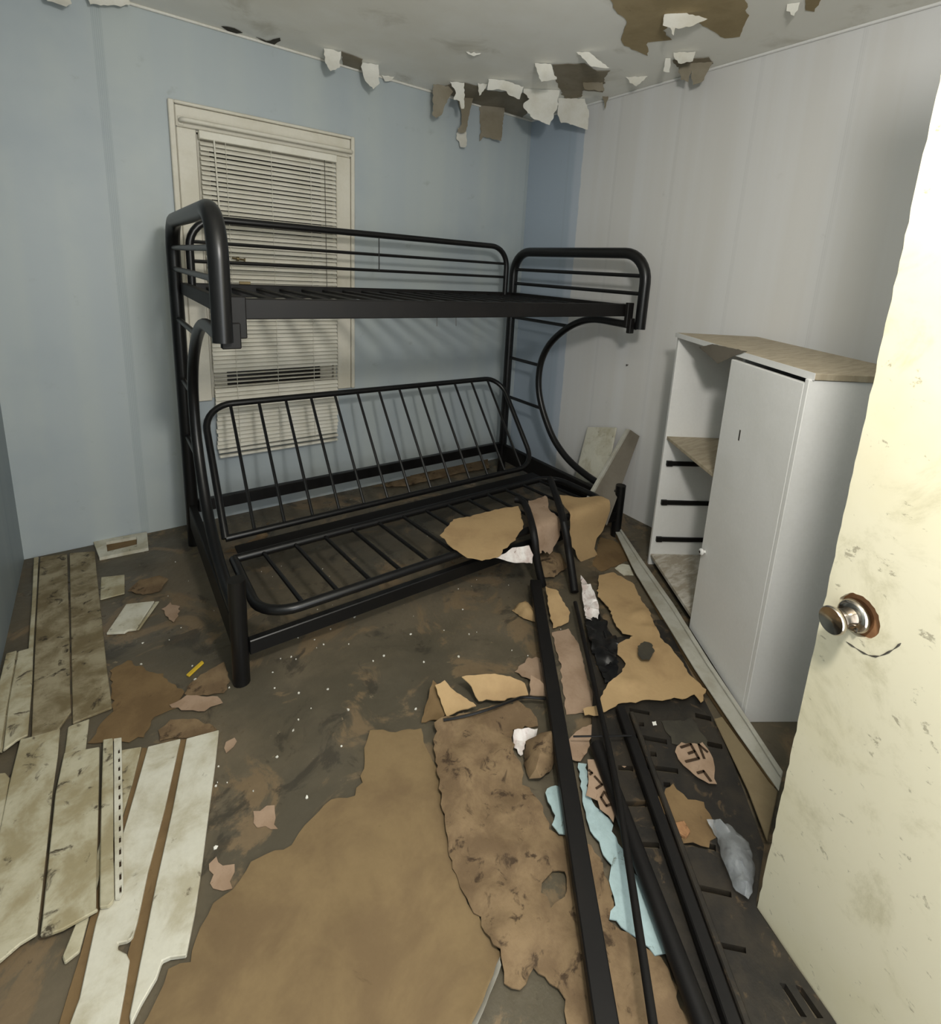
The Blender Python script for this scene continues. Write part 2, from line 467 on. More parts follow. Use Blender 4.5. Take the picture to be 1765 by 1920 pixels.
# ------------------------------------------------------------------ room shell
XL, YF, H = -2.925, -3.55, 2.5
def panel_with_hole(ax, plane_v, thick, u0, u1, z0, z1, hole):
    a0, a1, b0, b1 = hole
    us = [u0, a0, a1, u1]; zs = [z0, b0, b1, z1]; parts = []
    for i in range(3):
        for j in range(3):
            if (i, j) == (1, 1) or us[i + 1] - us[i] < 1e-4 or zs[j + 1] - zs[j] < 1e-4: continue
            lo, hi = sorted((plane_v, plane_v + thick))
            if ax == 1: parts.append(box(us[i], us[i + 1], lo, hi, zs[j], zs[j + 1]))
            else: parts.append(box(lo, hi, us[i], us[i + 1], zs[j], zs[j + 1]))
    return join(parts)
V, F = box(XL - .1, .1, YF - .1, .12, -.1, 0)
floor = struct(fin('floor', V, F, 'floor', loc=(0, 0, 0)))
V, F = box(XL - .1, .1, YF - .1, .12, H, H + .1)
ceiling = struct(fin('ceiling', V, F, 'ceiling', loc=(0, 0, 0)))
V, F = panel_with_hole(1, 0, .12, XL, 0, 0, H, (-2.10, -1.42, .70, 2.03))
wall_back = struct(fin('wall_back', V, F, 'wall_blue', loc=(0, 0, 0)))
V, F = box(0, .1, YF, 0, 0, H)
wall_right = struct(fin('wall_right', V, F, 'wall_right', loc=(0, 0, 0)))
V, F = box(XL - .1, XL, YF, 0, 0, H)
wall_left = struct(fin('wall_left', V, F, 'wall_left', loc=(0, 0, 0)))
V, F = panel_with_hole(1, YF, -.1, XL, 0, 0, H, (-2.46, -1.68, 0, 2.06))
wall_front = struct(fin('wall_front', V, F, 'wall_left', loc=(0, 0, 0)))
V, F = join([box(XL + .001, -.001, -.014, -.0005, H - .012, H - .0005, .003)])
struct(fin('trim_1', V, F, 'paper', loc=(0, 0, 0)))
V, F = join([box(-.014, -.0005, YF + .001, -.015, H - .012, H - .0005, .003)])
struct(fin('trim_2', V, F, 'white', loc=(0, 0, 0)))

# ------------------------------------------------------------------ ceiling damage: bare board and hanging paper
def bare(s, mat='bare', seed=0):
    P = [(min(p[0], -.016), min(p[1], -.016), 2.4962) for p in s]
    V, F = sheet_vf([(p[0], p[1], 2.4975) for p in P], thick=.0016, grid=.04, jag=.006, amp=0, seed=seed, floor_min=2.49)
    fin('bare_patch', V, F, mat, ceiling)
bare([(-0.8454,-0.0727,2.5),(-0.759,-0.2808,2.5),(-0.6659,-0.2927,2.5),(-0.5785,-0.2686,2.5),(-0.4176,-0.3895,2.5),(-0.3384,-0.4347,2.5),(-0.1995,-0.242,2.5),(-0.1027,-0.0197,2.5),(-0.2713,-0.026,2.5),(-0.5232,-0.0079,2.5),(-0.6201,0.0375,2.5)], 'bare', 1)
bare([(-0.5895,-0.8365,2.5),(-0.4855,-0.9645,2.5),(-0.3709,-0.9434,2.5),(-0.3294,-0.9975,2.5),(-0.2736,-0.9054,2.5),(-0.1093,-0.7532,2.5),(-0.2095,-0.6965,2.5),(-0.1338,-0.6033,2.5),(-0.1639,-0.4982,2.5),(-0.3212,-0.614,2.5),(-0.4114,-0.6775,2.5)], 'bare', 2)
bare([(-0.9595,-1.5167,2.5),(-0.6118,-1.8507,2.5),(-0.3701,-1.7418,2.5),(-0.2411,-1.6425,2.5),(-0.2704,-1.591,2.5),(-0.4105,-1.5916,2.5),(-0.588,-1.5942,2.5),(-0.5153,-1.4457,2.5),(-0.4154,-1.4223,2.5),(-0.4665,-1.3323,2.5),(-0.3491,-1.2447,2.5),(-0.5132,-1.2372,2.5),(-0.5705,-1.2657,2.5),(-0.6855,-1.3913,2.5),(-0.8172,-1.4287,2.5)], 'bare_tan', 3)
bare([(-0.4243,-1.9824,2.5),(-0.371,-2.0338,2.5),(-0.2459,-1.942,2.5),(-0.2818,-1.924,2.5)], 'bare_tan', 4)
bare([(-1.4497,-0.1864,2.5),(-1.3279,-0.1686,2.5),(-1.2705,0.0035,2.5),(-1.3767,0.0055,2.5)], 'bare', 5)
bare([(-0.2213,-1.2957,2.5),(-0.1375,-1.4364,2.5),(-0.0567,-1.4109,2.5),(-0.0646,-1.3061,2.5),(-0.141,-1.2655,2.5)], 'bare', 6)
bare([(-1.9746,-0.0474,2.5),(-1.9219,-0.0696,2.5),(-1.8825,-0.0467,2.5),(-1.904,0.0232,2.5),(-1.9413,0.0122,2.5)], 'grey_paper', 7)
bare([(-1.822,-0.043,2.5),(-1.7696,-0.029,2.5),(-1.7304,-0.1189,2.5),(-1.7262,-0.0558,2.5),(-1.7289,0.0532,2.5),(-1.7764,0.0475,2.5)], 'grey_paper', 8)
def flap(s, mat, seed, curl=.15, amp=.006):
    sheet('paper_flap', s, mat, ceiling, free=True, thick=.0012, grid=.02, jag=.0035, amp=amp, seed=seed, curl=curl, ns=14)
flap([(-0.8755,-0.1246,2.497),(-0.7982,-0.1702,2.497),(-0.7727,-0.1853,2.4668),(-0.8007,-0.1687,2.4179),(-0.8278,-0.1528,2.3312),(-0.8543,-0.1371,2.311),(-0.8737,-0.1257,2.3265)], 'bare', 11, .1)
flap([(-0.8299,-0.2337,2.497),(-0.758,-0.2788,2.497),(-0.7538,-0.2815,2.3944),(-0.7546,-0.281,2.3489),(-0.7677,-0.2728,2.3476),(-0.7772,-0.2668,2.3921),(-0.8061,-0.2486,2.3978),(-0.8002,-0.2524,2.4518)], 'paper', 12, .3)
flap([(-0.6488,-0.0392,2.497),(-0.5661,-0.0931,2.497),(-0.5749,-0.0873,2.4513),(-0.5904,-0.0773,2.3449),(-0.5997,-0.0712,2.2942),(-0.6248,-0.0548,2.2857),(-0.6422,-0.0435,2.2967),(-0.6213,-0.0571,2.3422),(-0.6266,-0.0537,2.4097)], 'bare', 13, .1)
flap([(-0.6181,-0.008,2.33),(-0.5699,-0.0317,2.33),(-0.5668,-0.0338,2.2268),(-0.5746,-0.0286,2.2069),(-0.6004,-0.0113,2.2079),(-0.6075,-0.008,2.2458),(-0.6278,-0.008,2.2568)], 'paper', 14, .5)
flap([(-0.459,-0.008,2.497),(-0.3195,-0.0949,2.497),(-0.327,-0.0894,2.2913),(-0.4224,-0.0205,2.3102),(-0.4468,-0.008,2.2789),(-0.4421,-0.008,2.3706)], 'bare', 15, .06)
flap([(-0.6979,-0.4317,2.497),(-0.6283,-0.4824,2.497),(-0.5368,-0.549,2.4688),(-0.5424,-0.545,2.4383),(-0.5521,-0.5379,2.3936),(-0.602,-0.5015,2.4145),(-0.6128,-0.4937,2.4356),(-0.6474,-0.4685,2.4466),(-0.7003,-0.4299,2.437)], 'paper', 16, .35)
flap([(-0.7012,-0.3335,2.497),(-0.6521,-0.3676,2.497),(-0.6913,-0.3404,2.4275)], 'paper', 17, .2)
flap([(-0.4618,-0.4566,2.497),(-0.3475,-0.5532,2.497),(-0.3012,-0.5923,2.497),(-0.3059,-0.5883,2.3984),(-0.3354,-0.5634,2.2957),(-0.4145,-0.4966,2.3348),(-0.4559,-0.4616,2.3902),(-0.4573,-0.4605,2.4159),(-0.4325,-0.4814,2.443),(-0.4605,-0.4578,2.4757)], 'paper', 18, .25)
flap([(-0.2126,-0.4891,2.497),(-0.0977,-0.5993,2.497),(-0.0735,-0.6223,2.4212),(-0.073,-0.6228,2.3135),(-0.1667,-0.5331,2.3521),(-0.1924,-0.5085,2.3511),(-0.2094,-0.4922,2.3986)], 'paper', 19, .25)
flap([(-0.6639,-0.7862,2.497),(-0.6031,-0.8384,2.497),(-0.5749,-0.8626,2.4184),(-0.634,-0.8119,2.4007),(-0.654,-0.7947,2.4592)], 'paper', 20, .4)
flap([(-0.6157,-1.0312,2.497),(-0.5717,-1.0745,2.497),(-0.5528,-1.0931,2.478),(-0.4985,-1.1464,2.4213),(-0.5601,-1.0859,2.4272),(-0.5937,-1.0528,2.4706)], 'paper', 21, .3)
flap([(-0.3047,-0.7812,2.497),(-0.2303,-0.8575,2.497),(-0.2215,-0.8665,2.4498),(-0.2953,-0.7908,2.4596)], 'bare', 22, .2)
flap([(-0.631,-1.536,2.497),(-0.5872,-1.5936,2.497),(-0.5303,-1.6684,2.4684),(-0.569,-1.6175,2.4402),(-0.602,-1.5742,2.4375),(-0.6029,-1.5729,2.4012),(-0.6132,-1.5594,2.4385),(-0.6316,-1.5352,2.4517)], 'paper', 23, .4)
flap([(-0.2947,-1.3494,2.497),(-0.2372,-1.4289,2.497),(-0.2416,-1.4228,2.4513),(-0.2712,-1.3819,2.4403),(-0.2885,-1.358,2.4666)], 'paper', 24, .4)
flap([(-0.1705,-1.29,2.497),(-0.0784,-1.4227,2.497),(-0.1008,-1.3903,2.4044),(-0.1237,-1.3574,2.3919),(-0.1335,-1.3433,2.4663),(-0.1362,-1.3395,2.4072),(-0.157,-1.3094,2.4209)], 'bare', 25, .2)
flap([(-0.2662,-1.2862,2.497),(-0.2523,-1.3044,2.497),(-0.251,-1.3062,2.4269),(-0.2678,-1.2841,2.4326)], 'paper', 26, .3)
flap([(-0.2103,-0.9976,2.497),(-0.1356,-1.0865,2.497),(-0.1705,-1.0449,2.4418)], 'paper', 27, .5)
flap([(-0.993,-0.6456,2.497),(-0.9294,-0.6881,2.497),(-0.9593,-0.6681,2.477)], 'paper', 28, .5)
flap([(-0.3728,-1.8966,2.497),(-0.3533,-1.9344,2.497),(-0.359,-1.9233,2.4479),(-0.3721,-1.8979,2.4714)], 'paper', 29, .3)
flap([(-1.5306,-0.1592,2.497),(-1.4506,-0.1886,2.497),(-1.4584,-0.1857,2.412),(-1.5003,-0.1703,2.3805),(-1.5241,-0.1616,2.4257)], 'paper', 30, .45)
flap([(-1.3108,-0.1283,2.497),(-1.2343,-0.162,2.497),(-1.2284,-0.1645,2.3971),(-1.2591,-0.1511,2.3559),(-1.2978,-0.1341,2.4003),(-1.3183,-0.1251,2.4751)], 'paper', 31, .45)
flap([(-1.158,-0.0309,2.497),(-1.0913,-0.0627,2.497),(-1.1097,-0.0539,2.4719),(-1.1391,-0.0399,2.4625)], 'paper', 32, .3)
flap([(-2.6512,-0.051,2.497),(-2.5424,-0.0488,2.497),(-2.528,-0.0485,2.4065),(-2.5472,-0.0489,2.3812),(-2.6046,-0.05,2.3859)], 'paper', 33, .5)
flap([(-2.4895,-0.0466,2.497),(-2.3336,-0.0534,2.497),(-2.3301,-0.0535,2.4707),(-2.4663,-0.0476,2.4222)], 'paper', 34, .5)
flap([(-0.0591,-0.7059,2.497),(-0.0362,-0.7304,2.497),(-0.0436,-0.7224,2.4235)], 'bare', 35, .2)

# ------------------------------------------------------------------ window
win = struct(bpy.data.objects.new('window_1', None)); COL.objects.link(win); win.location = (-1.76, 0, .7); OFF[win.name] = Vector((-1.76, 0, .7))
def wpart(n, V, F, m='trim_white', p=None): return fin(n, V, F, m, p or win)
wpart('head_casing', *box(-2.185, -1.335, -.020, -.0005, 2.03, 2.125, .004))
wpart('backband', *join([box(-2.212, -2.187, -.028, -.0005, .69, 2.142, .004), box(-1.333, -1.312, -.028, -.0005, .69, 2.142, .004), box(-2.187, -1.333, -.028, -.0005, 2.127, 2.142, .004)]))
wpart('side_casing', *box(-2.185, -2.102, -.020, -.0005, .69, 2.028, .004))
wpart('side_casing', *box(-1.418, -1.335, -.020, -.0005, .69, 2.028, .004))
wpart('jamb', *join([box(-2.099, -2.085, 0, .1, .71, 2.02), box(-1.435, -1.421, 0, .1, .71, 2.02), box(-2.099, -1.421, 0, .1, 2.012, 2.029), box(-2.099, -1.421, 0, .1, .701, .712)]))
s1 = wpart('upper_sash', *join([box(-2.08, -2.04, .05, .08, 1.42, 2.0), box(-1.48, -1.44, .05, .08, 1.42, 2.0), box(-2.04, -1.48, .05, .08, 1.42, 1.46), box(-2.04, -1.48, .05, .08, 1.96, 2.0)]))
wpart('pane', *box(-2.04, -1.48, .062, .068, 1.46, 1.96), 'pane', s1)
s2 = wpart('lower_sash', *join([box(-2.08, -2.02, .02, .05, .713, 1.46), box(-1.51, -1.44, .02, .05, .713, 1.46), box(-2.02, -1.51, .02, .05, .713, .745), box(-2.04, -1.48, .02, .05, 1.42, 1.46)]))
wpart('pane', *box(-2.02, -1.51, .032, .038, .745, 1.42), 'pane', s2)

# curtain rod on the casing
t = thing('curtain_rod', 'white flat curtain rod across the top of the window casing', 'curtain rod', (-1.755, -.05, 2.05))
V, F = tube(fillet([(-2.165, -.022, 2.055), (-2.165, -.062, 2.055), (-1.342, -.062, 2.055), (-1.342, -.022, 2.055)], .02, 5), .011, 10)
fin('rod', V, F, 'trim_white', t, smooth=True)
for x in (-2.165, -1.342): fin('bracket', *box(x - .012, x + .012, -.026, -.0205, 2.035, 2.075, .002), 'trim_white', t)

# slatted blind hanging past the bottom of the window
t = thing('window_blind', 'cream horizontal slat blind hanging in the window behind the bunk bed', 'blind', (-1.765, -.035, .38))
x0, x1 = -2.093, -1.432
fin('headrail', *box(x0 - .004, x1 + .004, -.062, -.024, 1.985, 2.022, .003), 'blind', t)
def slat_vf(tilt):
    V = []; F = []
    for x in (x0, x1):
        for k in range(5):
            s = (k / 4 - .5) * .0255; arch = .0022 * (1 - (2 * k / 4 - 1) ** 2)
            yy = s * math.cos(tilt) - arch * math.sin(tilt); zz = s * math.sin(tilt) + arch * math.cos(tilt)
            V.append((x, -.046 + yy, zz)); V.append((x, -.046 + yy, zz - .0009))
    n = 10
    for k in range(4):
        a = 2 * k
        F += [(a, a + 2, n + a + 2, n + a), (a + 1, n + a + 1, n + a + 3, a + 3)]
    F += [(0, n, n + 1, 1), (8, 9, n + 9, n + 8), (0, 1, 3, 2), (2, 3, 5, 4), (4, 5, 7, 6), (6, 7, 9, 8)]
    F += [tuple(i + n for i in f) for f in ((0, 1, 3, 2), (2, 3, 5, 4), (4, 5, 7, 6), (6, 7, 9, 8))]
    return V, F
zz = 1.968; k = 0; proto = {}
rs = random.Random(3)
while zz > .435:
    opened = .755 < zz < .845
    tl = 'o' if opened else ('a', 'b', 'c')[k % 3]
    if tl not in proto:
        V, F = slat_vf({'o': .15, 'a': .82, 'b': .90, 'c': .75}[tl])
        proto[tl] = (fin('slat', [(p[0], p[1], p[2] + zz) for p in V], F, 'blind', t), zz)
    else:
        o, z0 = proto[tl]
        c = copy_at(o, (0, 0, zz - z0), t)
        c.rotation_euler = (0, rs.uniform(-.0015, .0015) * (2 if zz < .68 else .6), 0)
    zz -= .0222; k += 1
fin('bottom_rail', *box(x0, x1, -.060, -.032, .400, .416, .003), 'blind', t)
fin('bottom_rail', *box(x0 + .004, x1 - .002, -.059, -.033, .372, .386, .003), 'blind', t)
for x in (-1.985, -1.775, -1.575):
    fin('ladder_cord', *tube([(x, -.063, 1.985), (x, -.063, .40)], .0011, 5), 'blind', t)
fin('tilt_wand', *tube([(-2.035, -.068, 1.985), (-2.022, -.07, 1.35)], .0035, 8), 'blind', t)
fin('lift_cord', *tube([(-1.50, -.067, 1.985), (-1.495, -.067, 1.30), (-1.497, -.067, 1.28)], [.0013, .0013, .004], 6), 'wire', t)
# rusted catch hung on the slats
V, F = join([tube([(-1.985, -.085, 1.439), (-1.925, -.085, 1.432)], .005, 8), lathe((-1.968, -.085, 1.437), (1, 0, -.1), [(0, .002), (.003, .011), (.014, .011), (.017, .002)], 12), lathe((-1.93, -.085, 1.433), (1, 0, -.1), [(0, .009), (.006, .009)], 12)])
tag(fin('window_catch', V, F, 'brass', smooth=True), 'small tarnished brass catch in front of the blind behind the top bunk', 'catch')

# ------------------------------------------------------------------ floor register cover by the back wall
P = [(p[0] + .02, p[1] - .062) for p in [(-2.6866,0.0698,0),(-2.463,0.0452,0),(-2.4693,-0.1345,0),(-2.6631,-0.1208,0)]]; Q = [(p[0] + .02, p[1] - .062) for p in [(-2.635,0.0263,0),(-2.5087,0.0135,0),(-2.5127,-0.0719,0),(-2.6317,-0.0773,0)]]
t = slab('register_cover', P, .0, .016, 'siding', holes=[[(p[0], p[1], 0) for p in Q]], seed=3)
tag(t, 'off-white rectangular vent frame lying on the floor against the blue wall', 'vent cover')
slab('duct_well', [(p[0], p[1]) for p in Q], .0004, .003, 'patch_brown', t)
fin('screw', *lathe([(-2.4819,-0.1405,0.0155)][0], (0, 0, 1), [(0, .006), (.0025, .005)], 10), 'wire', t)

# ------------------------------------------------------------------ bunk bed
XA, XB, YB, YFR = -2.255, -.27, -.240, -1.325
bed = thing('bunk_bed', 'black tubular metal twin over futon bunk bed standing against the blue wall', 'bed', ((XA + XB) / 2, (YB + YFR) / 2, 0))
def bp(n, V, F, p=None, m='black', smooth=True): return fin(n, V, F, m, p or bed, None, smooth)
CURVE = [(-1.300, 1.208), (-1.181, 1.212), (-1.016, 1.214), (-.897, 1.188), (-.775, 1.125), (-.658, 1.026), (-.594, .922), (-.572, .823), (-.578, .717), (-.615, .612), (-.679, .508), (-.761, .412), (-.875, .335), (-1.0, .290), (-1.15, .262), (-1.302, .255)]
for X, sg in ((XA, 1), (XB, -1)):
    e = bp('end_frame', *tube(fillet([(X, YB, 0), (X, YB, 1.585), (X, YFR, 1.585), (X, YFR, 1.195)], .15, 8), .029, 16))
    bp('end_cap', *lathe((X, YFR, 1.188), (0, 0, 1), [(0, .022), (.002, .030), (.012, .031), (.014, .028)], 16), e, 'black_dull')
    for z in (1.47, 1.378): bp('rung', *tube([(X, YB, z), (X, YFR, z)], .011, 10), e)
    c = bp('curved_leg', *tube(smooth_path([(X, y, z) for y, z in CURVE], 4), .021, 14))
    for z, y in ((1.150, -.815), (.865, -.575), (.585, -.635)): bp('rung', *tube([(X, YB, z), (X, y, z)], .011, 10), c)
    f = bp('foot_post', *tube([(X, YFR, 0), (X, YFR, .40 if sg > 0 else .31)], .028, 16))
    bp('end_rail', *box(X - .016, X + .016, YFR, YB, .105, .225, .004), None, 'black_dull', False)
    bp('platform_end_rail', *box(X - .014 + sg * .03, X + .014 + sg * .03, YFR + .05, YB - .03, 1.265, 1.318, .003), None, 'black_dull', False)
    bp('bracket', *join([box(X + sg * .028, X + sg * .075, YFR + .03, YFR + .052, 1.20, 1.33, .003), box(X - .01 + sg * .01, X + sg * .055, YFR + .020, YFR + .046, 1.17, 1.25, .003)]), None, 'black_dull', False)
bp('side_rail', *box(XA + .05, XB - .05, YFR + .055, YFR + .085, 1.257, 1.322, .003), None, 'black_dull', False)
bp('side_rail', *box(XA + .05, XB - .05, YB - .055, YB - .025, 1.257, 1.318, .003), None, 'black_dull', False)
s0 = None
for i in range(17):
    x = XA + .13 + i * (XB - XA - .26) / 16
    if s0 is None: s0 = bp('platform_slat', *box(x - .016, x + .016, YFR + .086, YB - .056, 1.290, 1.302, .002), None, 'black_dull', False); xx = x
    else: copy_at(s0, (x - xx, 0, 0), bed)
gx0, gx1, gy = -2.195, -.372, -.285
g = bp('guard_rail', *tube(fillet([(gx0, gy, 1.27), (gx0, gy, 1.607), (gx1, gy, 1.607), (gx1, gy, 1.27)], .13, 8), .017, 12))
for z in (1.502, 1.416): bp('guard_bar', *tube([(gx0, gy, z), (gx1, gy, z)], .0085, 8), g)
bp('guard_wire', *tube([(-1.28, gy - .008, 1.415), (-1.283, gy - .008, 1.60)], .003, 6), g)
bp('lower_rail', *box(XA + .028, XB - .028, YB - .016, YB + .016, .175, .238, .003), None, 'black', False)
bp('lower_rail', *box(XA + .028, XB - .028, YFR - .015, YFR + .015, .105, .16, .003), None, 'black', False)
bp('bolt_tab', *box(-1.995, -1.945, YB - .040, YB - .030, 1.318, 1.332, .001), None, 'brass', False)
for q in [(-1.4737,-1.265,1.2696),(-1.3832,-1.265,1.2693)]: bp('loose_thread', *tube([(q[0], YFR + .07, 1.2575), (q[0] + .002, YFR + .07, 1.222)], .0012, 5), None, 'wire')
# futon frame: back leaning to the wall, seat grid in front
bx0, bx1 = -2.185, -.375
yb0, zb0, yb1, zb1 = -.71, .235, -.29, .735
b = bp('futon_back', *tube(fillet([(bx0, yb0, zb0), (bx0, yb1, zb1), (bx1, yb1, zb1), (bx1, yb0, zb0), (bx0 + .001, yb0, zb0)], .13, 8), .016, 12))
b0 = None
for i in range(13):
    x = -2.065 + i * .1316
    if b0 is None: b0 = bp('back_bar', *tube([(x, yb0, zb0), (x, yb1, zb1)], .0075, 8), b); xx = x
    else: copy_at(b0, (x - xx, 0, 0), b)
s = bp('futon_seat', *tube(fillet([(bx0, -.875, .22), (bx0, -1.345, .235), (bx1, -1.345, .235), (bx1, -.875, .22), (bx0 + .001, -.875, .22)], .13, 8), .018, 12))
b0 = None
for i in range(13):
    x = -2.072 + i * .1316
    if b0 is None: b0 = bp('seat_bar', *tube([(x, -.875, .22), (x + .03, -1.345, .235)], .0085, 8), s); xx = x
    else: copy_at(b0, (x - xx, 0, 0), s)
bp('dark_flat_bar', *box(bx0 + .03, bx1 - .03, -.86, -.73, .192, .202, .002), None, 'black_dull', False)  # flat dark bar between the seat and back frames

# ------------------------------------------------------------------ white cabinet
A0 = (-.352, -1.609); U = (-.5500, -.8352); W = (.8352, -.5500)
CW, CD, CH = .985, .395, 1.215
cab = thing('cabinet', 'white laminate cabinet with open shelves and one door beside the white wall', 'cabinet', (A0[0] + U[0] * .49 + W[0] * .2, A0[1] + U[1] * .49 + W[1] * .2, 0))
def cp(n, a0, a1, b0, b1, z0, z1, m='white', p=None, bev=.0015): return fin(n, *obox(A0, U, W, a0, a1, b0, b1, z0, z1, bev), m, p or cab)
cp('side_panel', 0, .018, 0, CD, 0, CH - .02)
cp('side_panel', CW - .018, CW, -.0195, CD, 0, CH - .02)
cp('divider', .552, .570, .02, CD - .01, .06, CH - .02)
cp('back_panel', .018, CW - .018, CD - .008, CD - .001, .05, CH - .02)
cp('top_panel', -.004, CW + .006, -.008, CD, CH - .02, CH, 'cab_top')
cp('top_edge', -.004, CW + .006, -.0105, -.0082, CH - .021, CH + .0005, 'white', None, 0)
cp('bottom_shelf', .018, CW - .018, .004, CD - .008, .045, .062, 'white_dirty')
cp('toe_gap_shade', .018, CW - .018, .03, .045, 0, .045, 'black_dull')  # black board set in the toe gap, its colour standing in for shade
cp('shelf', .018, .552, .006, CD - .008, .688, .704, 'cab_top')
for z in (.565, .355, .15):
    sl = cp('drawer_slide', .0185, .030, .022, .30, z - .011, z + .011, 'black_dull', None, .001)
    cp('slide_tip', .018, .033, .020, .05, z - .013, z + .013, 'black_dull', sl, .001)
d = cp('door', .545, .9645, -.019, -.001, .03, CH - .035)
def cpt(a, b_, z): return (A0[0] + U[0] * a + W[0] * b_, A0[1] + U[1] * a + W[1] * b_, z)
kn = fin('knob', *lathe(cpt(.575, -.019, .40), (-W[0], -W[1], 0), [(0, .006), (.008, .006), (.011, .013), (.016, .0145), (.020, .012), (.022, .006)], 16), 'white', d, None, True)
fin('knob_screw', *lathe(cpt(.575, -.0405, .40), (-W[0], -W[1], 0), [(0, .0065), (.0012, .005)], 12), 'black', kn)
cp('door_mark', .675, .683, -.0196, -.0189, .905, .945, 'wire', d, 0)
# torn paper strip hanging over the cabinet top edge
sheet('paper_strip', [(-0.5676,-1.9119,1.2128),(-0.7112,-2.13,1.2232),(-0.6638,-2.0579,1.1915),(-0.6041,-1.9672,1.1434),(-0.5065,-1.8191,1.1832)], 'tan_trim', None,
      'grey torn strip of paper hanging over the front of the cabinet top', 'paper', thick=.0012, grid=.02, jag=.001, amp=.001, seed=77, free=True)

# ------------------------------------------------------------------ room door, standing open at the right
D0 = Vector((-1.414, -2.716, 0)); DU = Vector((-.3233, -.9463, 0)); DN = Vector((-.9463, .3233, 0))
HU, HZ, HR = .069, .850, .0405
def dpt(a, off, z): return D0 + DU * a + DN * off + Vector((0, 0, z))
def door_vf():
    rnd = random.Random(5)
    outl = []
    z = .012
    while z < 2.02: outl.append((rnd.choice((0, 0, .001, .0022)), z)); z += .022
    outl += [(0, 2.03), (.40, 2.03), (.76, 2.03), (.76, 1.0), (.76, .012), (.40, .012)]
    hole = [(HU + HR * (1 + rnd.uniform(-.03, .03)) * math.cos(k * math.pi / 20), HZ + HR * (1 + rnd.uniform(-.03, .03)) * math.sin(k * math.pi / 20)) for k in range(40)]
    V2 = [Vector(p) for p in outl + hole]; n = len(outl); m = len(hole)
    E = [(i, (i + 1) % n) for i in range(n)] + [(n + i, n + (i + 1) % m) for i in range(m)]
    r = delaunay_2d_cdt(V2, E, [], 0, 1e-7); VV, FF = r[0], r[2]
    keep = []
    for f in FF:
        c = (sum(VV[i].x for i in f) / 3, sum(VV[i].y for i in f) / 3)
        if inside(c, outl) and not inside(c, hole): keep.append(tuple(f))
    N = len(VV); V = [dpt(v.x, 0, v.y) for v in VV] + [dpt(v.x, -.035, v.y) for v in VV]
    F = keep + [tuple(i + N for i in reversed(f)) for f in keep]; ed = set()
    for f in keep:
        for i in range(3): ed.add((f[i], f[(i + 1) % 3]))
    for a, b_ in ed:
        if (b_, a) not in ed: F.append((b_, a, a + N, b_ + N))
    return V, F
door = struct(fin('door_1', *door_vf(), 'door', loc=tuple(D0)))
def circ(off0, off1, r, n=28):
    return lathe(dpt(HU, off0, HZ), tuple(DN), [(0, r), (off1 - off0, r)], n)
fin('bored_core', *lathe(dpt(HU, -.034, HZ), tuple(DN), [(0, .0425), (.022, .0425), (.0222, .012), (.0221, .002)], 32), 'wood', door)
ros = fin('rosette', *lathe(dpt(HU - .008, -.012, HZ - .006), tuple(DN), [(0, .031), (.012, .0315), (.019, .029), (.022, .024), (.0225, .012)], 32), 'chrome', door, None, True)
fin('rosette_screw', *lathe(dpt(HU + .008, .0105, HZ - .024), tuple(DN), [(0, .0045), (.0015, .0045), (.0025, .002)], 10), 'chrome', ros)
fin('doorknob', *lathe(dpt(HU - .008, .008, HZ - .006), tuple(DN), [(0, .018), (.006, .0165), (.016, .0165), (.028, .0195), (.040, .0245), (.046, .0265), (.050, .0265), (.0525, .0245), (.0505, .016), (.0485, .006), (.0482, .001)], 36), 'chrome', door, None, True)
fin('scratch_mark', *tube(smooth_path([(-1.433,-2.7711,0.7848),(-1.4393,-2.7894,0.7858),(-1.4468,-2.8113,0.7894),(-1.4529,-2.8293,0.8027),(-1.4587,-2.8462,0.8306),(-1.4617,-2.8549,0.8512)], 3), [.0004 + .0008 * (k % 3) for k in range(16)], 6), 'wire', door)
# frame of the doorway behind the photographer
V, F = join([box(-2.46, -2.44, YF - .1, YF, 0, 2.06), box(-1.70, -1.68, YF - .1, YF, 0, 2.06), box(-2.44, -1.70, YF - .1, YF, 2.04, 2.06)])
struct(fin('trim_3', V, F, 'trim_white', loc=(0, 0, 0)))

# ------------------------------------------------------------------ vinyl siding on the floor at the left
sid1 = thing('vinyl_siding', 'whitish double-plank siding panel lying nearest the camera, grooved and broken at its end', 'siding panel', (-2.52, -1.85, 0))
slab('plank', [(-2.4409,-1.4833,0.012),(-2.3564,-1.5039,0),(-2.386,-1.6221,0),(-2.4236,-1.7597,0),(-2.4608,-1.8992,0),(-2.4855,-1.9839,0),(-2.5106,-2.0547,0),(-2.5379,-2.0398,0),(-2.5519,-2.0372,0),(-2.563,-2.0597,0),(-2.5909,-2.0877,0),(-2.6092,-2.1122,0),(-2.6101,-2.0958,0),(-2.5836,-1.9972,0),(-2.5516,-1.8785,0),(-2.5035,-1.7148,0)], .002, .014, 'siding', sid1)
slab('plank', [(-2.5369,-1.4507,0),(-2.4558,-1.473,0),(-2.5148,-1.6822,0),(-2.5628,-1.8312,0),(-2.5881,-1.9275,0),(-2.5982,-1.9556,0),(-2.6077,-1.9577,0),(-2.6241,-1.9505,0),(-2.6245,-1.9632,0),(-2.6105,-1.9814,0),(-2.6057,-1.9973,0),(-2.6147,-2.0427,0),(-2.6324,-2.1195,0),(-2.7096,-2.0647,0),(-2.6872,-2.0104,0),(-2.6618,-1.8841,0),(-2.6313,-1.7811,0),(-2.5951,-1.6586,0)], .002, .013, 'siding', sid1)
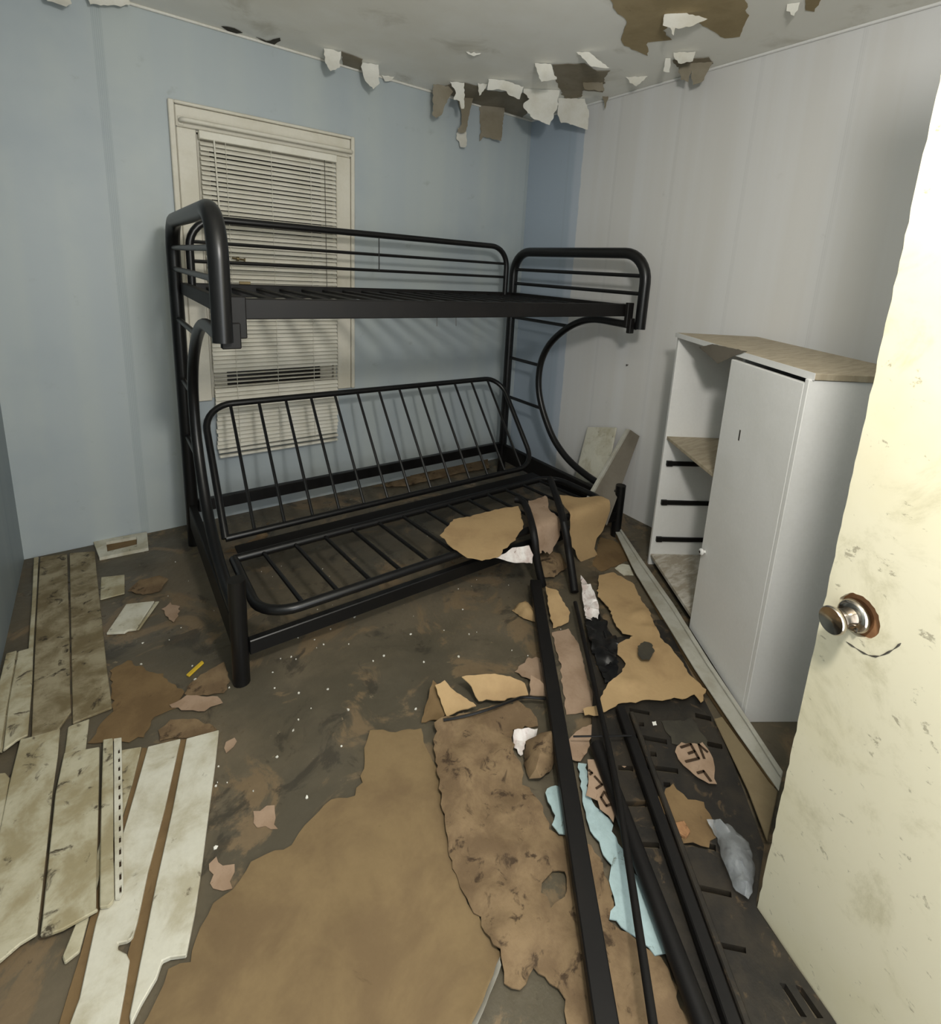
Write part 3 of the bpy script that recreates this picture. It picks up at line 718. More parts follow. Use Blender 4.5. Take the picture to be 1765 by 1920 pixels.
slab('plank', [(-2.6055,-1.4171,0),(-2.5519,-1.4385,0),(-2.5783,-1.5491,0),(-2.6033,-1.6366,0),(-2.6515,-1.7672,0),(-2.6887,-1.9203,0),(-2.7127,-1.9263,0),(-2.7166,-1.9111,0),(-2.6899,-1.8412,0),(-2.6507,-1.6825,0)], .002, .011, 'siding_old', sid1)
slab('channel', [(-2.4612,-1.4715,0),(-2.4379,-1.4762,0),(-2.5013,-1.7163,0),(-2.5496,-1.8799,0),(-2.5818,-1.9984,0),(-2.6085,-2.0969,0),(-2.6289,-2.1623,0),(-2.6434,-2.152,0),(-2.6354,-2.109,0),(-2.6181,-2.0403,0),(-2.6085,-1.9765,0),(-2.5909,-1.9256,0),(-2.5659,-1.8291,0),(-2.5182,-1.6799,0)], .0005, .005, 'patch_brown', sid1, bev=.0005)
slab('channel', [(-2.5506,-1.4373,0),(-2.538,-1.4479,0),(-2.5962,-1.6578,0),(-2.6323,-1.7804,0),(-2.6628,-1.8834,0),(-2.688,-2.0098,0),(-2.7112,-2.0636,0),(-2.7253,-2.0536,0),(-2.7044,-1.9795,0),(-2.6869,-1.9215,0),(-2.6504,-1.7679,0),(-2.6022,-1.6374,0)], .0005, .005, 'patch_brown', sid1, bev=.0005)
sid2 = thing('vinyl_siding', 'yellowed grimy siding panel with a slotted nailing edge, overlapping the whiter one', 'siding panel', (-2.72, -1.65, 0))
slab('plank', [(-2.7315,-1.3567,0),(-2.6505,-1.3868,0),(-2.6527,-1.5169,0),(-2.6559,-1.6639,0),(-2.6585,-1.7623,0),(-2.6599,-1.8575,0),(-2.6561,-1.8648,0),(-2.7165,-1.865,0),(-2.743,-1.8585,0),(-2.7537,-1.8532,0),(-2.7521,-1.821,0),(-2.7482,-1.6446,0),(-2.7448,-1.4894,0)], .015, .024, 'siding_old', sid2)
slab('plank', [(-2.8357,-1.2328,0),(-2.8091,-1.2401,0),(-2.7451,-1.2503,0),(-2.7457,-1.3591,0),(-2.7516,-1.4848,0),(-2.7544,-1.6404,0),(-2.7594,-1.8438,0),(-2.7862,-1.8465,0),(-2.8175,-1.8607,0),(-2.849,-1.8583,0),(-2.8527,-1.7619,0),(-2.8498,-1.5455,0),(-2.8449,-1.3861,0)], .015, .024, 'siding_old', sid2)
slab('plank', [(-2.9498,-1.2968,0),(-2.8578,-1.3409,0),(-2.8467,-1.3668,0),(-2.848,-1.4853,0),(-2.8571,-1.7246,0),(-2.9179,-1.8,0),(-2.9441,-1.6403,0)], .015, .022, 'siding_old', sid2)
slab('plank', [(-2.6414,-1.3656,0),(-2.6185,-1.3746,0),(-2.6212,-1.5382,0),(-2.626,-1.729,0),(-2.6272,-1.8585,0),(-2.6293,-1.8655,0),(-2.6381,-1.8702,0),(-2.6533,-1.8621,0),(-2.6509,-1.7117,0),(-2.6472,-1.556,0)], .015, .025, 'siding_old', sid2)
def strip_slots(a, b, w, n, z):
    out = []
    a = Vector(a); b = Vector(b); d = (b - a); L = d.length; d.normalize(); s_ = Vector((-d.y, d.x, 0))
    for i in range(n):
        c = a + d * (L * (i + .5) / n)
        h = L / n * .28
        out.append([tuple(c - d * h - s_ * w), tuple(c + d * h - s_ * w), tuple(c + d * h + s_ * w), tuple(c - d * h + s_ * w)])
    return out
sl = strip_slots(*[(-2.605,-1.4164,0.022),(-2.6157,-1.8614,0.022)], .0022, 14, .022)
slab('nailing_strip', [(-2.6159,-1.3763,0),(-2.5979,-1.384,0),(-2.605,-1.6834,0),(-2.6103,-1.8529,0),(-2.6176,-1.864,0),(-2.6253,-1.8598,0),(-2.6223,-1.6715,0)], .0155, .021, 'siding', sid2, holes=sl, seed=9)
slab('nailing_backing', [(-2.6112,-1.3923,0),(-2.6009,-1.3949,0),(-2.6083,-1.6812,0),(-2.614,-1.8453,0),(-2.6209,-1.8455,0),(-2.618,-1.6745,0)], .0146, .0152, 'ink', sid2, bev=0)
sid3 = thing('vinyl_siding', 'brown-stained long siding panel running towards the blue wall', 'siding panel', (-2.72, -.75, 0))
slab('plank', [(-2.8648,-0.0358,0),(-2.7666,-0.0575,0),(-2.7538,-0.3579,0),(-2.7371,-0.7647,0),(-2.7272,-1.0728,0),(-2.7218,-1.1778,0),(-2.7506,-1.2377,0),(-2.8124,-1.2271,0),(-2.8195,-1.0884,0),(-2.8333,-0.8009,0),(-2.8495,-0.4287,0)], .004, .013, 'siding_dirty', sid3)
slab('plank', [(-2.7567,-0.0581,0),(-2.661,-0.0996,0),(-2.6503,-0.4226,0),(-2.6372,-0.7584,0),(-2.6292,-0.9956,0),(-2.6177,-1.2274,0),(-2.6734,-1.2292,0),(-2.7165,-1.2333,0),(-2.7216,-1.0765,0),(-2.7324,-0.7678,0),(-2.7465,-0.3625,0)], .004, .013, 'siding_dirty', sid3)
slab('plank', [(-2.8877,-0.0325,0),(-2.8707,-0.0322,0),(-2.8519,-0.4682,0),(-2.8371,-0.8295,0),(-2.8275,-1.0831,0),(-2.8422,-1.0733,0),(-2.8497,-0.8515,0),(-2.8656,-0.4595,0)], .004, .015, 'siding_old', sid3)
slab('nailing_strip', [(-2.7278,-1.2394,0),(-2.7177,-1.2371,0),(-2.676,-1.237,0),(-2.6841,-1.3642,0),(-2.69,-1.3847,0),(-2.7336,-1.3673,0),(-2.7307,-1.3076,0)], .004, .010, 'siding_old', sid3)
sid4 = thing('vinyl_siding', 'narrow grey-white siding panel beside the left wall, farther end near the wall corner', 'siding panel', (-2.83, -1.1, 0))
slab('plank', [(-2.8781,-0.7781,0),(-2.8376,-0.7791,0),(-2.8268,-0.9803,0),(-2.8196,-1.2266,0),(-2.8428,-1.2323,0),(-2.8706,-1.2548,0),(-2.8783,-1.0494,0)], .0165, .025, 'siding_old', sid4)
slab('plank', [(-2.9113,-0.7688,0),(-2.8831,-0.7685,0),(-2.8812,-1.0717,0),(-2.8778,-1.2499,0),(-2.9038,-1.2562,0),(-2.9147,-1.1411,0)], .0165, .024, 'siding_old', sid4)
slab('channel', [(-2.8826,-0.7751,0),(-2.8768,-0.7757,0),(-2.8783,-1.0494,0),(-2.873,-1.2532,0),(-2.879,-1.2491,0),(-2.8824,-1.0588,0)], .0155, .019, 'siding_dirty', sid4, bev=0)
P = [(-2.6385,-0.3592,0),(-2.5534,-0.3876,0),(-2.5595,-0.5472,0),(-2.6438,-0.546,0)]
tag(slab('vinyl_square', P, .002, .008, 'siding_old', None), 'small square vinyl offcut on the brown floor right of the long siding', 'offcut')
t = slab('siding_offcut', [(-2.5577,-0.6424,0),(-2.4615,-0.6782,0),(-2.5333,-0.8396,0),(-2.5601,-0.8296,0),(-2.5706,-0.8372,0),(-2.6263,-0.8084,0)], .002, .012, 'siding', None)
tag(t, 'short siding offcut with a slotted edge lying diagonally by the stained panel', 'offcut')
slab('nailing_strip', [(-2.4597,-0.6793,0),(-2.4449,-0.6844,0),(-2.5229,-0.839,0),(-2.5317,-0.8407,0)], .002, .008, 'siding_old', t)
tag(slab('yellow_stick', [(-2.4082,-1.1937,0),(-2.4002,-1.2077,0),(-2.3477,-1.1641,0),(-2.3523,-1.1486,0)], .001, .008, 'yellow', None), 'short bright yellow plastic stick on the floor left of the bed foot', 'stick')

# ------------------------------------------------------------------ torn floor sheets and paper
def floor_sheet(name, pts, mat, label, cat='sheet', group=None, **kw):
    return sheet(name, pts, mat, None, label, cat, group, **kw)
big = floor_sheet('kraft_sheet', [(-1.9698,-1.7581,0),(-1.9063,-1.8099,0),(-1.8688,-1.821,0),(-1.8316,-1.8411,0),(-1.8513,-1.9099,0),(-1.8615,-1.997,0),(-1.9124,-2.1264,0),(-1.951,-2.2239,0),(-1.9668,-2.2953,0),(-1.9681,-2.3689,0),(-1.9653,-2.4344,0),(-2.0257,-2.4678,0),(-2.0947,-2.5011,0),(-2.1402,-2.5336,0),(-2.6364,-2.18,0),(-2.5964,-2.1239,0),(-2.5704,-2.0966,0),(-2.5524,-2.075,0),(-2.543,-2.0537,0),(-2.5045,-2.0684,0),(-2.4792,-2.014,0),(-2.4491,-1.9825,0),(-2.4074,-1.9787,0),(-2.3601,-1.9425,0),(-2.3251,-1.9453,0),(-2.268,-1.9565,0),(-2.2454,-1.9383,0),(-2.185,-1.9145,0),(-2.1471,-1.9023,0),(-2.0892,-1.9293,0),(-2.0571,-1.9051,0),(-2.0259,-1.8473,0),(-2.0089,-1.8038,0)], 'tan',
    'largest smooth tan paper sheet with a ragged edge covering the near floor', thick=.003, grid=.030, jag=.006, amp=.011, seed=1, ns=5)
floor_sheet('kraft_sheet', [(-1.8009,-1.8682,0.02),(-1.781,-1.874,0.03),(-1.7049,-1.8954,0.03),(-1.618,-1.9134,0.02),(-1.5174,-1.9514,0.02),(-1.5043,-2.0295,0.02),(-1.5118,-2.0454,0),(-1.5907,-2.0095,0),(-1.6395,-2.0699,0),(-1.6425,-2.1147,0),(-1.6721,-2.155,0),(-1.6793,-2.2014,0),(-1.6794,-2.2534,0),(-1.7032,-2.3029,0),(-1.6697,-2.361,0),(-1.6409,-2.3963,0),(-1.6468,-2.4415,0),(-1.6651,-2.4782,0),(-1.6906,-2.5133,0),(-1.7266,-2.528,0),(-1.7042,-2.5862,0),(-1.6817,-2.6378,0),(-1.6966,-2.675,0),(-1.7352,-2.7475,0),(-1.7624,-2.7871,0),(-1.9397,-2.6608,0),(-1.9237,-2.5915,0),(-1.901,-2.5655,0),(-1.9113,-2.5287,0),(-1.9221,-2.4903,0),(-1.9679,-2.5008,0),(-1.9889,-2.474,0),(-1.9754,-2.4454,0.02),(-1.9733,-2.37,0),(-1.9709,-2.2924,0),(-1.9554,-2.2209,0),(-1.9223,-2.1307,0.012),(-1.8722,-2.0021,0.012),(-1.8341,-1.9281,0.016)], 'tan_stained',
    'stained tan sheet creased and mottled, overlapping the right edge of the largest sheet', thick=.003, grid=.022, jag=.006, amp=.022, seed=2, ns=13, floor_min=.006,
    holes=[[(-1.8012,-2.3837,0),(-1.764,-2.3819,0),(-1.7415,-2.4003,0),(-1.7659,-2.4324,0),(-1.7793,-2.4387,0),(-1.8019,-2.4332,0),(-1.8223,-2.4367,0),(-1.8128,-2.4154,0),(-1.8196,-2.4003,0)]])
sheet('curled_edge', [(-1.9708,-2.4366,0.012),(-1.9846,-2.4563,0.03),(-2.0218,-2.477,0.04),(-2.0618,-2.4957,0.04),(-2.0874,-2.5025,0.03),(-2.0864,-2.488,0.012),(-2.0434,-2.4726,0.012),(-2.0017,-2.4528,0.012)], 'paper', big, thick=.001, grid=.02, jag=.002, amp=.003, seed=3, floor_min=.005)  # white colour paints in the light catching the tan sheet's curled edge
floor_sheet('kraft_sheet', [(-1.357,-2.0963,0),(-1.3075,-2.1138,0),(-1.1979,-2.0693,0.012),(-1.1171,-2.0652,0),(-1.0671,-2.0419,0),(-1.0554,-1.9908,0),(-1.014,-1.9561,0),(-0.9165,-1.9581,0),(-0.9415,-1.9234,0),(-0.9149,-1.8557,0),(-0.8573,-1.7766,0),(-0.8402,-1.6985,0),(-0.7075,-1.5861,0),(-0.6222,-1.6076,0),(-0.6142,-1.7161,0),(-0.6832,-1.8161,0),(-0.7215,-1.8888,0),(-0.7884,-1.9685,0),(-0.8301,-2.025,0),(-0.8405,-2.0827,0),(-0.8723,-2.1499,0),(-0.9102,-2.2134,0),(-0.9239,-2.2867,0),(-0.9921,-2.3077,0),(-0.9776,-2.2736,0),(-1.0203,-2.2673,0),(-1.0516,-2.2411,0),(-1.0987,-2.2261,0),(-1.1345,-2.197,0),(-1.1852,-2.1794,0),(-1.2243,-2.1534,0),(-1.2871,-2.1481,0),(-1.3337,-2.1422,0),(-1.3713,-2.1172,0)], 'tan_light',
    'creased tan paper sheet with a dark scuffed spot, lying across the slotted black panel', thick=.002, grid=.022, jag=.004, amp=.05, seed=4, ns=6.5, floor_min=.03)
sheet('scuff_mark', [(-0.9739,-2.0218,0.052),(-0.9322,-2.0206,0.052),(-0.9169,-2.0447,0.052),(-0.9413,-2.0774,0.052),(-0.9973,-2.0943,0.052),(-1.0216,-2.0785,0.052),(-1.0076,-2.0479,0.052)], 'grey_paper', bpy.data.objects['kraft_sheet.002'], thick=.001, grid=.015, jag=.003, amp=.004, seed=44, floor_min=.052)
floor_sheet('kraft_sheet', [(-0.3703,-1.2963,0),(-0.3315,-1.3613,0),(-0.3349,-1.44,0),(-0.4211,-1.5387,0),(-0.5269,-1.5445,0),(-0.6295,-1.5377,0),(-0.6303,-1.4808,0)], 'patch_brown', 'flat brown paper scrap on the floor just beyond the bed foot', thick=.002, grid=.025, jag=.005, amp=.006, seed=5)
floor_sheet('white_scrap', [(-0.5474,-1.5548,0),(-0.484,-1.5476,0),(-0.458,-1.5753,0),(-0.5186,-1.6504,0),(-0.5608,-1.6242,0)], 'siding', 'white triangular scrap beside the far end of the grey floor track', 'scrap', thick=.002, grid=.02, jag=.002, amp=.006, seed=6)
loft('crumpled_sheet', [(-0.6149,-1.1473,0.262)] + [(-.66, -1.25, .264), (-.715, -1.366, .256)] + [(-0.7172,-1.388,0.1431),(-0.6698,-1.41,0.0246),(-0.6006,-1.43,-0.0492)],
     [(-0.4867,-1.2916,0.262)] + [(-.42, -1.29, .264), (-.405, -1.368, .254)] + [(-0.4521,-1.386,0.1298),(-0.5399,-1.405,0.0629),(-0.5171,-1.43,-0.0513)], 'tan_light',
     'big light tan sheet drooping from the futon end down to the floor', 'sheet', seed=7)
floor_sheet('crumpled_sheet', [(-1.2597,-1.1152,0.262),(-1.1312,-1.1258,0.262),(-1.0055,-1.1452,0.265),(-0.9006,-1.1759,0.27),(-0.956,-1.2685,0.265),(-1.0267,-1.3647,0.265),(-1.0923,-1.4009,0.262),(-1.1746,-1.4447,0.262),(-1.2732,-1.4884,0.255),(-1.3441,-1.474,0.25),(-1.3866,-1.4239,0.255),(-1.4025,-1.3392,0.26),(-1.4006,-1.2881,0.26),(-1.392,-1.2098,0.262)], 'tan_light',
    'flat light tan sheet resting on the futon seat bars', thick=.002, grid=.03, jag=.005, amp=.006, seed=8, floor_min=.256)
loft('crumpled_sheet', [(-0.7898,-1.1327,0.262)] + [(-.93, -1.28, .264), (-.945, -1.366, .256)] + [(-0.9887,-1.392,0.2171),(-0.9775,-1.41,0.1497)],
     [(-0.6661,-1.1419,0.262)] + [(-.77, -1.28, .264), (-.79, -1.366, .256)] + [(-0.805,-1.392,0.1818),(-0.8686,-1.41,0.1105)], 'pink',
     'pinkish torn sheet hanging between the two black bars by the futon', 'sheet', seed=9)
floor_sheet('crumpled_sheet', [(-0.8615,-1.2992,0.04),(-0.8009,-1.3278,0.06),(-0.7555,-1.3698,0.04),(-0.7758,-1.4362,0.012),(-0.8913,-1.4688,0.01),(-0.9402,-1.4263,0.012)], 'tan_stained',
    'rounded tan paper lump under the drooping sheet between the bars', thick=.002, grid=.02, jag=.003, amp=.03, seed=10, dome=.03)
floor_sheet('crumpled_sheet', [(-1.2148,-1.5407,0),(-1.1578,-1.5157,0),(-1.1244,-1.5502,0),(-1.1329,-1.6308,0),(-1.1732,-1.6623,0),(-1.2119,-1.6134,0)], 'tan_light',
    'small pale rounded paper lump left of the long black bar', 'paper lump', thick=.002, grid=.02, jag=.003, amp=.02, seed=11, dome=.05)
floor_sheet('crumpled_sheet', [(-1.0227,-1.5425,0.05),(-1.0033,-1.5925,0.05),(-1.036,-1.7153,0.03),(-1.0658,-1.7377,0.012),(-1.1475,-1.7288,0.012),(-1.0894,-1.6347,0.03)], 'tan_light',
    'orange-tan paper wedge standing between the long bar and the thin rod', thick=.002, grid=.02, jag=.003, amp=.02, seed=12)
floor_sheet('white_wrap', [(-1.271,-1.4755,0.24),(-1.1685,-1.4612,0.25),(-1.0959,-1.4894,0.25),(-1.0941,-1.5198,0.22),(-1.1208,-1.5454,0.2)], 'foil',
    'white wrapper lying on the front edge of the futon seat', 'wrapper', thick=.0015, grid=.02, jag=.003, amp=.02, seed=13)
floor_sheet('foil_wrap', [(-0.8572,-1.6001,0.06),(-0.8541,-1.6297,0.07),(-0.8782,-1.6928,0.06),(-0.9201,-1.7712,0.04),(-0.9711,-1.8182,0.03),(-1.0176,-1.7885,0.03),(-0.9444,-1.6991,0.04)], 'foil',
    'crumpled shiny white wrapper beside the thin rod', 'wrapper', thick=.0015, grid=.018, jag=.003, amp=.04, seed=14, ns=22)
floor_sheet('kraft_sheet', [(-1.1601,-1.7372,0),(-1.0826,-1.756,0),(-1.1163,-1.8471,0),(-1.2025,-1.9659,0),(-1.251,-2.0477,0),(-1.2541,-2.0904,0),(-1.3275,-2.1005,0),(-1.3995,-2.0629,0),(-1.3242,-1.9706,0),(-1.2291,-1.844,0)], 'pink',
    'long pinkish paper sheet on the floor between the long bar and the thin rod', thick=.002, grid=.025, jag=.004, amp=.01, seed=15)
floor_sheet('kraft_sheet', [(-1.4702,-2.1438,0),(-1.4,-2.1371,0),(-1.2819,-2.1668,0),(-1.2809,-2.2022,0),(-1.3615,-2.2726,0),(-1.3598,-2.3162,0),(-1.3982,-2.3067,0),(-1.4062,-2.2638,0),(-1.3889,-2.2098,0),(-1.406,-2.1801,0),(-1.4562,-2.2086,0),(-1.4937,-2.2173,0),(-1.5131,-2.1958,0)], 'pink',
    'torn pinkish sheet under the thin wire near the black tube end', thick=.002, grid=.02, jag=.005, amp=.012, seed=16, floor_min=.016)
# raised cardboard flaps at the top of the stained sheet
cf = thing('cardboard_fold', 'torn folded cardboard standing up behind the stained tan sheet', 'cardboard', (-1.62, -1.78, 0))
sheet('panel', [(-1.7442,-1.7756,0.07),(-1.7111,-1.7828,0.08),(-1.6888,-1.8274,0.05),(-1.6534,-1.8917,0.03),(-1.7038,-1.8691,0.02),(-1.7521,-1.8669,0.02)], 'tan_light', cf, thick=.003, grid=.02, jag=.003, amp=.012, seed=17)
sheet('panel', [(-1.6496,-1.7958,0.07),(-1.5906,-1.8363,0.08),(-1.5273,-1.8704,0.07),(-1.4678,-1.9205,0.05),(-1.4738,-1.9496,0.03),(-1.5663,-1.9137,0.02),(-1.6284,-1.8726,0.02),(-1.6327,-1.8316,0.05)], 'tan_light', cf, thick=.003, grid=.02, jag=.003, amp=.014, seed=18)
sheet('panel', [(-1.4265,-1.9041,0.05),(-1.4157,-1.9404,0.05),(-1.4052,-1.9771,0.04),(-1.4054,-1.9933,0.02),(-1.4661,-1.9476,0.02)], 'pink', cf, thick=.003, grid=.02, jag=.003, amp=.012, seed=19)
sheet('fold_spine', [(-1.7315,-1.7403,0.06),(-1.723,-1.7554,0.05),(-1.7463,-1.8509,0.02),(-1.7736,-1.8624,0.02),(-1.7939,-1.83,0.004),(-1.821,-1.8217,0.004),(-1.7774,-1.779,0.02)], 'patch_brown', cf, thick=.003, grid=.02, jag=.003, amp=.006, seed=20)
fin('edge_wire', *tube(smooth_path([(-1.7765,-1.8851,0.045),(-1.7178,-1.9131,0.05),(-1.6393,-1.9392,0.055),(-1.5535,-1.955,0.055),(-1.5038,-1.963,0.05),(-1.4336,-2.0102,0.042)], 4), .0045, 8), 'black', cf, None, True)
floor_sheet('crumpled_sheet', [(-1.5886,-2.0711,0),(-1.5466,-2.0898,0.02),(-1.507,-2.1163,0.02),(-1.4968,-2.1373,0),(-1.5461,-2.1694,0),(-1.5978,-2.1916,0),(-1.6389,-2.195,0),(-1.6605,-2.1726,0),(-1.6413,-2.1258,0)], 'tan_stained',
    'crumpled olive-tan paper wad left of the long black bar', 'paper wad', thick=.002, grid=.02, jag=.003, amp=.03, seed=21, dome=.04, floor_min=.014)
floor_sheet('white_wrap', [(-1.602,-2.0295,0.02),(-1.5738,-2.0504,0.03),(-1.5437,-2.0753,0.03),(-1.5543,-2.0805,0),(-1.591,-2.0739,0),(-1.6326,-2.1003,0),(-1.632,-2.0685,0)], 'foil',
    'small crumpled white wrapper beside the olive-tan paper wad', 'wrapper', thick=.0015, grid=.015, jag=.003, amp=.03, seed=22, ns=22, floor_min=.012)
floor_sheet('foam_sheet', [(-1.6413,-2.2273,0),(-1.6145,-2.2343,0),(-1.597,-2.2685,0),(-1.6251,-2.3233,0),(-1.6577,-2.3629,0),(-1.6976,-2.3339,0),(-1.6973,-2.3069,0),(-1.6731,-2.2938,0),(-1.6646,-2.2548,0)], 'aqua',
    'pale aqua torn foam piece left of the long black bar', 'foam', thick=.003, grid=.02, jag=.004, amp=.008, seed=23, floor_min=.022)
floor_sheet('foam_sheet', [(-1.5017,-2.2161,0),(-1.4825,-2.2332,0),(-1.5396,-2.2928,0),(-1.5583,-2.3362,0),(-1.5502,-2.3831,0),(-1.5809,-2.4346,0),(-1.5943,-2.4631,0),(-1.5931,-2.4859,0),(-1.6089,-2.5308,0),(-1.6191,-2.5783,0),(-1.6481,-2.6335,0),(-1.6595,-2.6468,0),(-1.6782,-2.638,0),(-1.6926,-2.6135,0),(-1.7018,-2.5844,0),(-1.7091,-2.5677,0),(-1.7246,-2.5294,0),(-1.6823,-2.5062,0),(-1.6661,-2.4774,0),(-1.6335,-2.458,0),(-1.6278,-2.4176,0),(-1.6178,-2.3713,0),(-1.5845,-2.3165,0)], 'aqua',
    'long pale aqua torn foam strip under the thin rod', 'foam', thick=.003, grid=.022, jag=.006, amp=.006, seed=24, floor_min=.012)
# stencilled scraps
s1 = floor_sheet('printed_scrap', [(-1.1842,-2.3588,0),(-1.1777,-2.3699,0),(-1.1529,-2.3844,0),(-1.1448,-2.3943,0),(-1.1276,-2.3968,0),(-1.1362,-2.4223,0),(-1.1523,-2.4481,0),(-1.1729,-2.4655,0),(-1.2107,-2.486,0),(-1.2194,-2.4995,0),(-1.2378,-2.485,0),(-1.248,-2.4567,0),(-1.2485,-2.4305,0),(-1.2496,-2.4094,0),(-1.2448,-2.3877,0),(-1.231,-2.3671,0),(-1.2105,-2.359,0)], 'pink',
    'leaf-shaped torn scrap with brown stencilled letters on the black panel', 'scrap', thick=.0015, grid=.02, jag=.001, amp=.002, seed=25, floor_min=.026)
s2 = floor_sheet('printed_scrap', [(-1.4825,-2.2332,0),(-1.4662,-2.2442,0),(-1.4784,-2.2786,0),(-1.4974,-2.3159,0),(-1.5118,-2.352,0),(-1.5395,-2.387,0),(-1.5605,-2.3993,0),(-1.5574,-2.3798,0),(-1.5639,-2.355,0),(-1.5512,-2.3358,0),(-1.5676,-2.3067,0),(-1.5503,-2.2966,0),(-1.5268,-2.2788,0)], 'pink',
    'narrow torn scrap with brown stencilled letters beside the aqua strip', 'scrap', thick=.0015, grid=.02, jag=.001, amp=.002, seed=26, floor_min=.030)
def stroke(parent, P, wd, z):
    P = [Vector((p[0], p[1], 0)) for p in P]; parts = []
    for a, b in zip(P[:-1], P[1:]):
        d = (b - a).normalized(); n = Vector((-d.y, d.x, 0)) * wd / 2; a2 = a - d * wd * .3; b2 = b + d * wd * .3
        q = [a2 - n, b2 - n, b2 + n, a2 + n]
        parts.append(([(v.x, v.y, z) for v in q] + [(v.x, v.y, z + .0006) for v in q], [(0, 3, 2, 1), (4, 5, 6, 7), (0, 1, 5, 4), (1, 2, 6, 5), (2, 3, 7, 6), (3, 0, 4, 7)]))
    fin('printed_letter', *join(parts), 'ink', parent)
stroke(s1, [(-1.2048,-2.3705,0),(-1.169,-2.3814,0),(-1.1926,-2.4241,0),(-1.2355,-2.4076,0)], .0075, .0315)
stroke(s1, [(-1.2038,-2.3963,0),(-1.1817,-2.4026,0)], .0075, .0315)
stroke(s1, [(-1.1778,-2.433,0),(-1.1482,-2.3965,0),(-1.1493,-2.4266,0)], .0070, .0315)
stroke(s1, [(-1.2387,-2.4492,0),(-1.2191,-2.4565,0),(-1.2293,-2.485,0)], .0075, .0315)
stroke(s2, [(-1.507,-2.2846,0),(-1.5082,-2.3133,0),(-1.5299,-2.3115,0)], .0060, .0352)
stroke(s2, [(-1.519,-2.3308,0),(-1.5392,-2.3369,0),(-1.5447,-2.3612,0),(-1.5279,-2.3658,0),(-1.5188,-2.3346,0)], .0060, .0352)
stroke(s2, [(-1.5068,-2.2613,0),(-1.5056,-2.2729,0),(-1.5139,-2.2721,0)], .0060, .0352)

# ------------------------------------------------------------------ slotted black panel under the rods
holes = [
 [(-1.2103,-2.1811,0),(-1.1661,-2.2184,0),(-1.177,-2.2265,0),(-1.2209,-2.1896,0)], [(-1.2754,-2.2608,0),(-1.2107,-2.3158,0),(-1.224,-2.3252,0),(-1.2882,-2.2707,0)], [(-1.3342,-2.348,0),(-1.2688,-2.3964,0),(-1.2823,-2.4056,0),(-1.3471,-2.3576,0)],
 [(-1.3979,-2.4352,0),(-1.3237,-2.4805,0),(-1.3373,-2.4891,0),(-1.4106,-2.4443,0)], [(-1.438,-2.5252,0),(-1.3752,-2.5795,0),(-1.3885,-2.5873,0),(-1.4506,-2.5336,0)], [(-1.4985,-2.6128,0),(-1.4426,-2.6598,0),(-1.4531,-2.6657,0),(-1.5087,-2.6191,0)],
 [(-1.5615,-2.7021,0),(-1.5183,-2.737,0),(-1.5274,-2.7417,0),(-1.5703,-2.7072,0)], [(-1.0359,-2.3206,0),(-1.0049,-2.3515,0),(-1.021,-2.3611,0),(-1.0517,-2.3305,0)], [(-1.1144,-2.3944,0),(-1.0748,-2.4301,0),(-1.0893,-2.4384,0),(-1.1285,-2.403,0)],
 [(-1.4104,-2.2964,0),(-1.3764,-2.3174,0),(-1.3889,-2.3273,0),(-1.4225,-2.3065,0)], [(-1.4875,-2.3758,0),(-1.4321,-2.4064,0),(-1.4433,-2.4149,0),(-1.4981,-2.3844,0)], [(-1.5387,-2.4668,0),(-1.4944,-2.4942,0),(-1.5053,-2.5021,0),(-1.5491,-2.4749,0)],
 [(-1.2295,-2.2317,0),(-1.2175,-2.2397,0),(-1.2295,-2.2488,0),(-1.2414,-2.2408,0)], [(-1.2898,-2.3209,0),(-1.2757,-2.3304,0),(-1.288,-2.3394,0),(-1.302,-2.3299,0)], [(-1.3406,-2.4054,0),(-1.326,-2.4153,0),(-1.3372,-2.4231,0),(-1.3517,-2.4132,0)],
 [(-1.5163,-2.8193,0),(-1.5069,-2.8259,0),(-1.5235,-2.8647,0),(-1.5344,-2.857,0)], [(-1.4915,-2.8408,0),(-1.4839,-2.8482,0),(-1.497,-2.8853,0),(-1.5105,-2.8776,0)]]
def grow(h, k=1.28):
    c = [sum(p[i] for p in h) / len(h) for i in (0, 1)]
    return [(c[0] + (p[0] - c[0]) * (1.04 if len(h) else k), c[1] + (p[1] - c[1]) * k, p[2]) for p in h]
holes = [grow(h) for h in holes]
bpn = slab('slotted_panel', [(-0.9936,-1.7685,0.01),(-0.921,-1.7943,0.01),(-0.9825,-1.9117,0.01),(-0.9158,-1.9398,0.01),(-0.7381,-1.9358,0.01),(-0.7019,-1.959,0.01),(-0.8412,-2.1443,0.01),(-1.0031,-2.3645,0.01),(-1.1114,-2.4947,0.01),(-1.2684,-2.6617,0.01),(-1.4218,-2.7159,0.01),(-1.4514,-2.8064,0.01),(-1.4807,-2.902,0.01),(-1.4998,-2.9464,0.01),(-1.7311,-2.7821,0.01),(-1.6819,-2.666,0.01),(-1.6083,-2.5256,0.01),(-1.4985,-2.349,0.01),(-1.4252,-2.1964,0.01),(-1.2599,-2.0545,0.01)], .004, .020, 'black_panel', None, holes=holes, seed=31)
tag(bpn, 'grimy black plastic panel with rows of slots lying on the floor beside the door', 'panel')
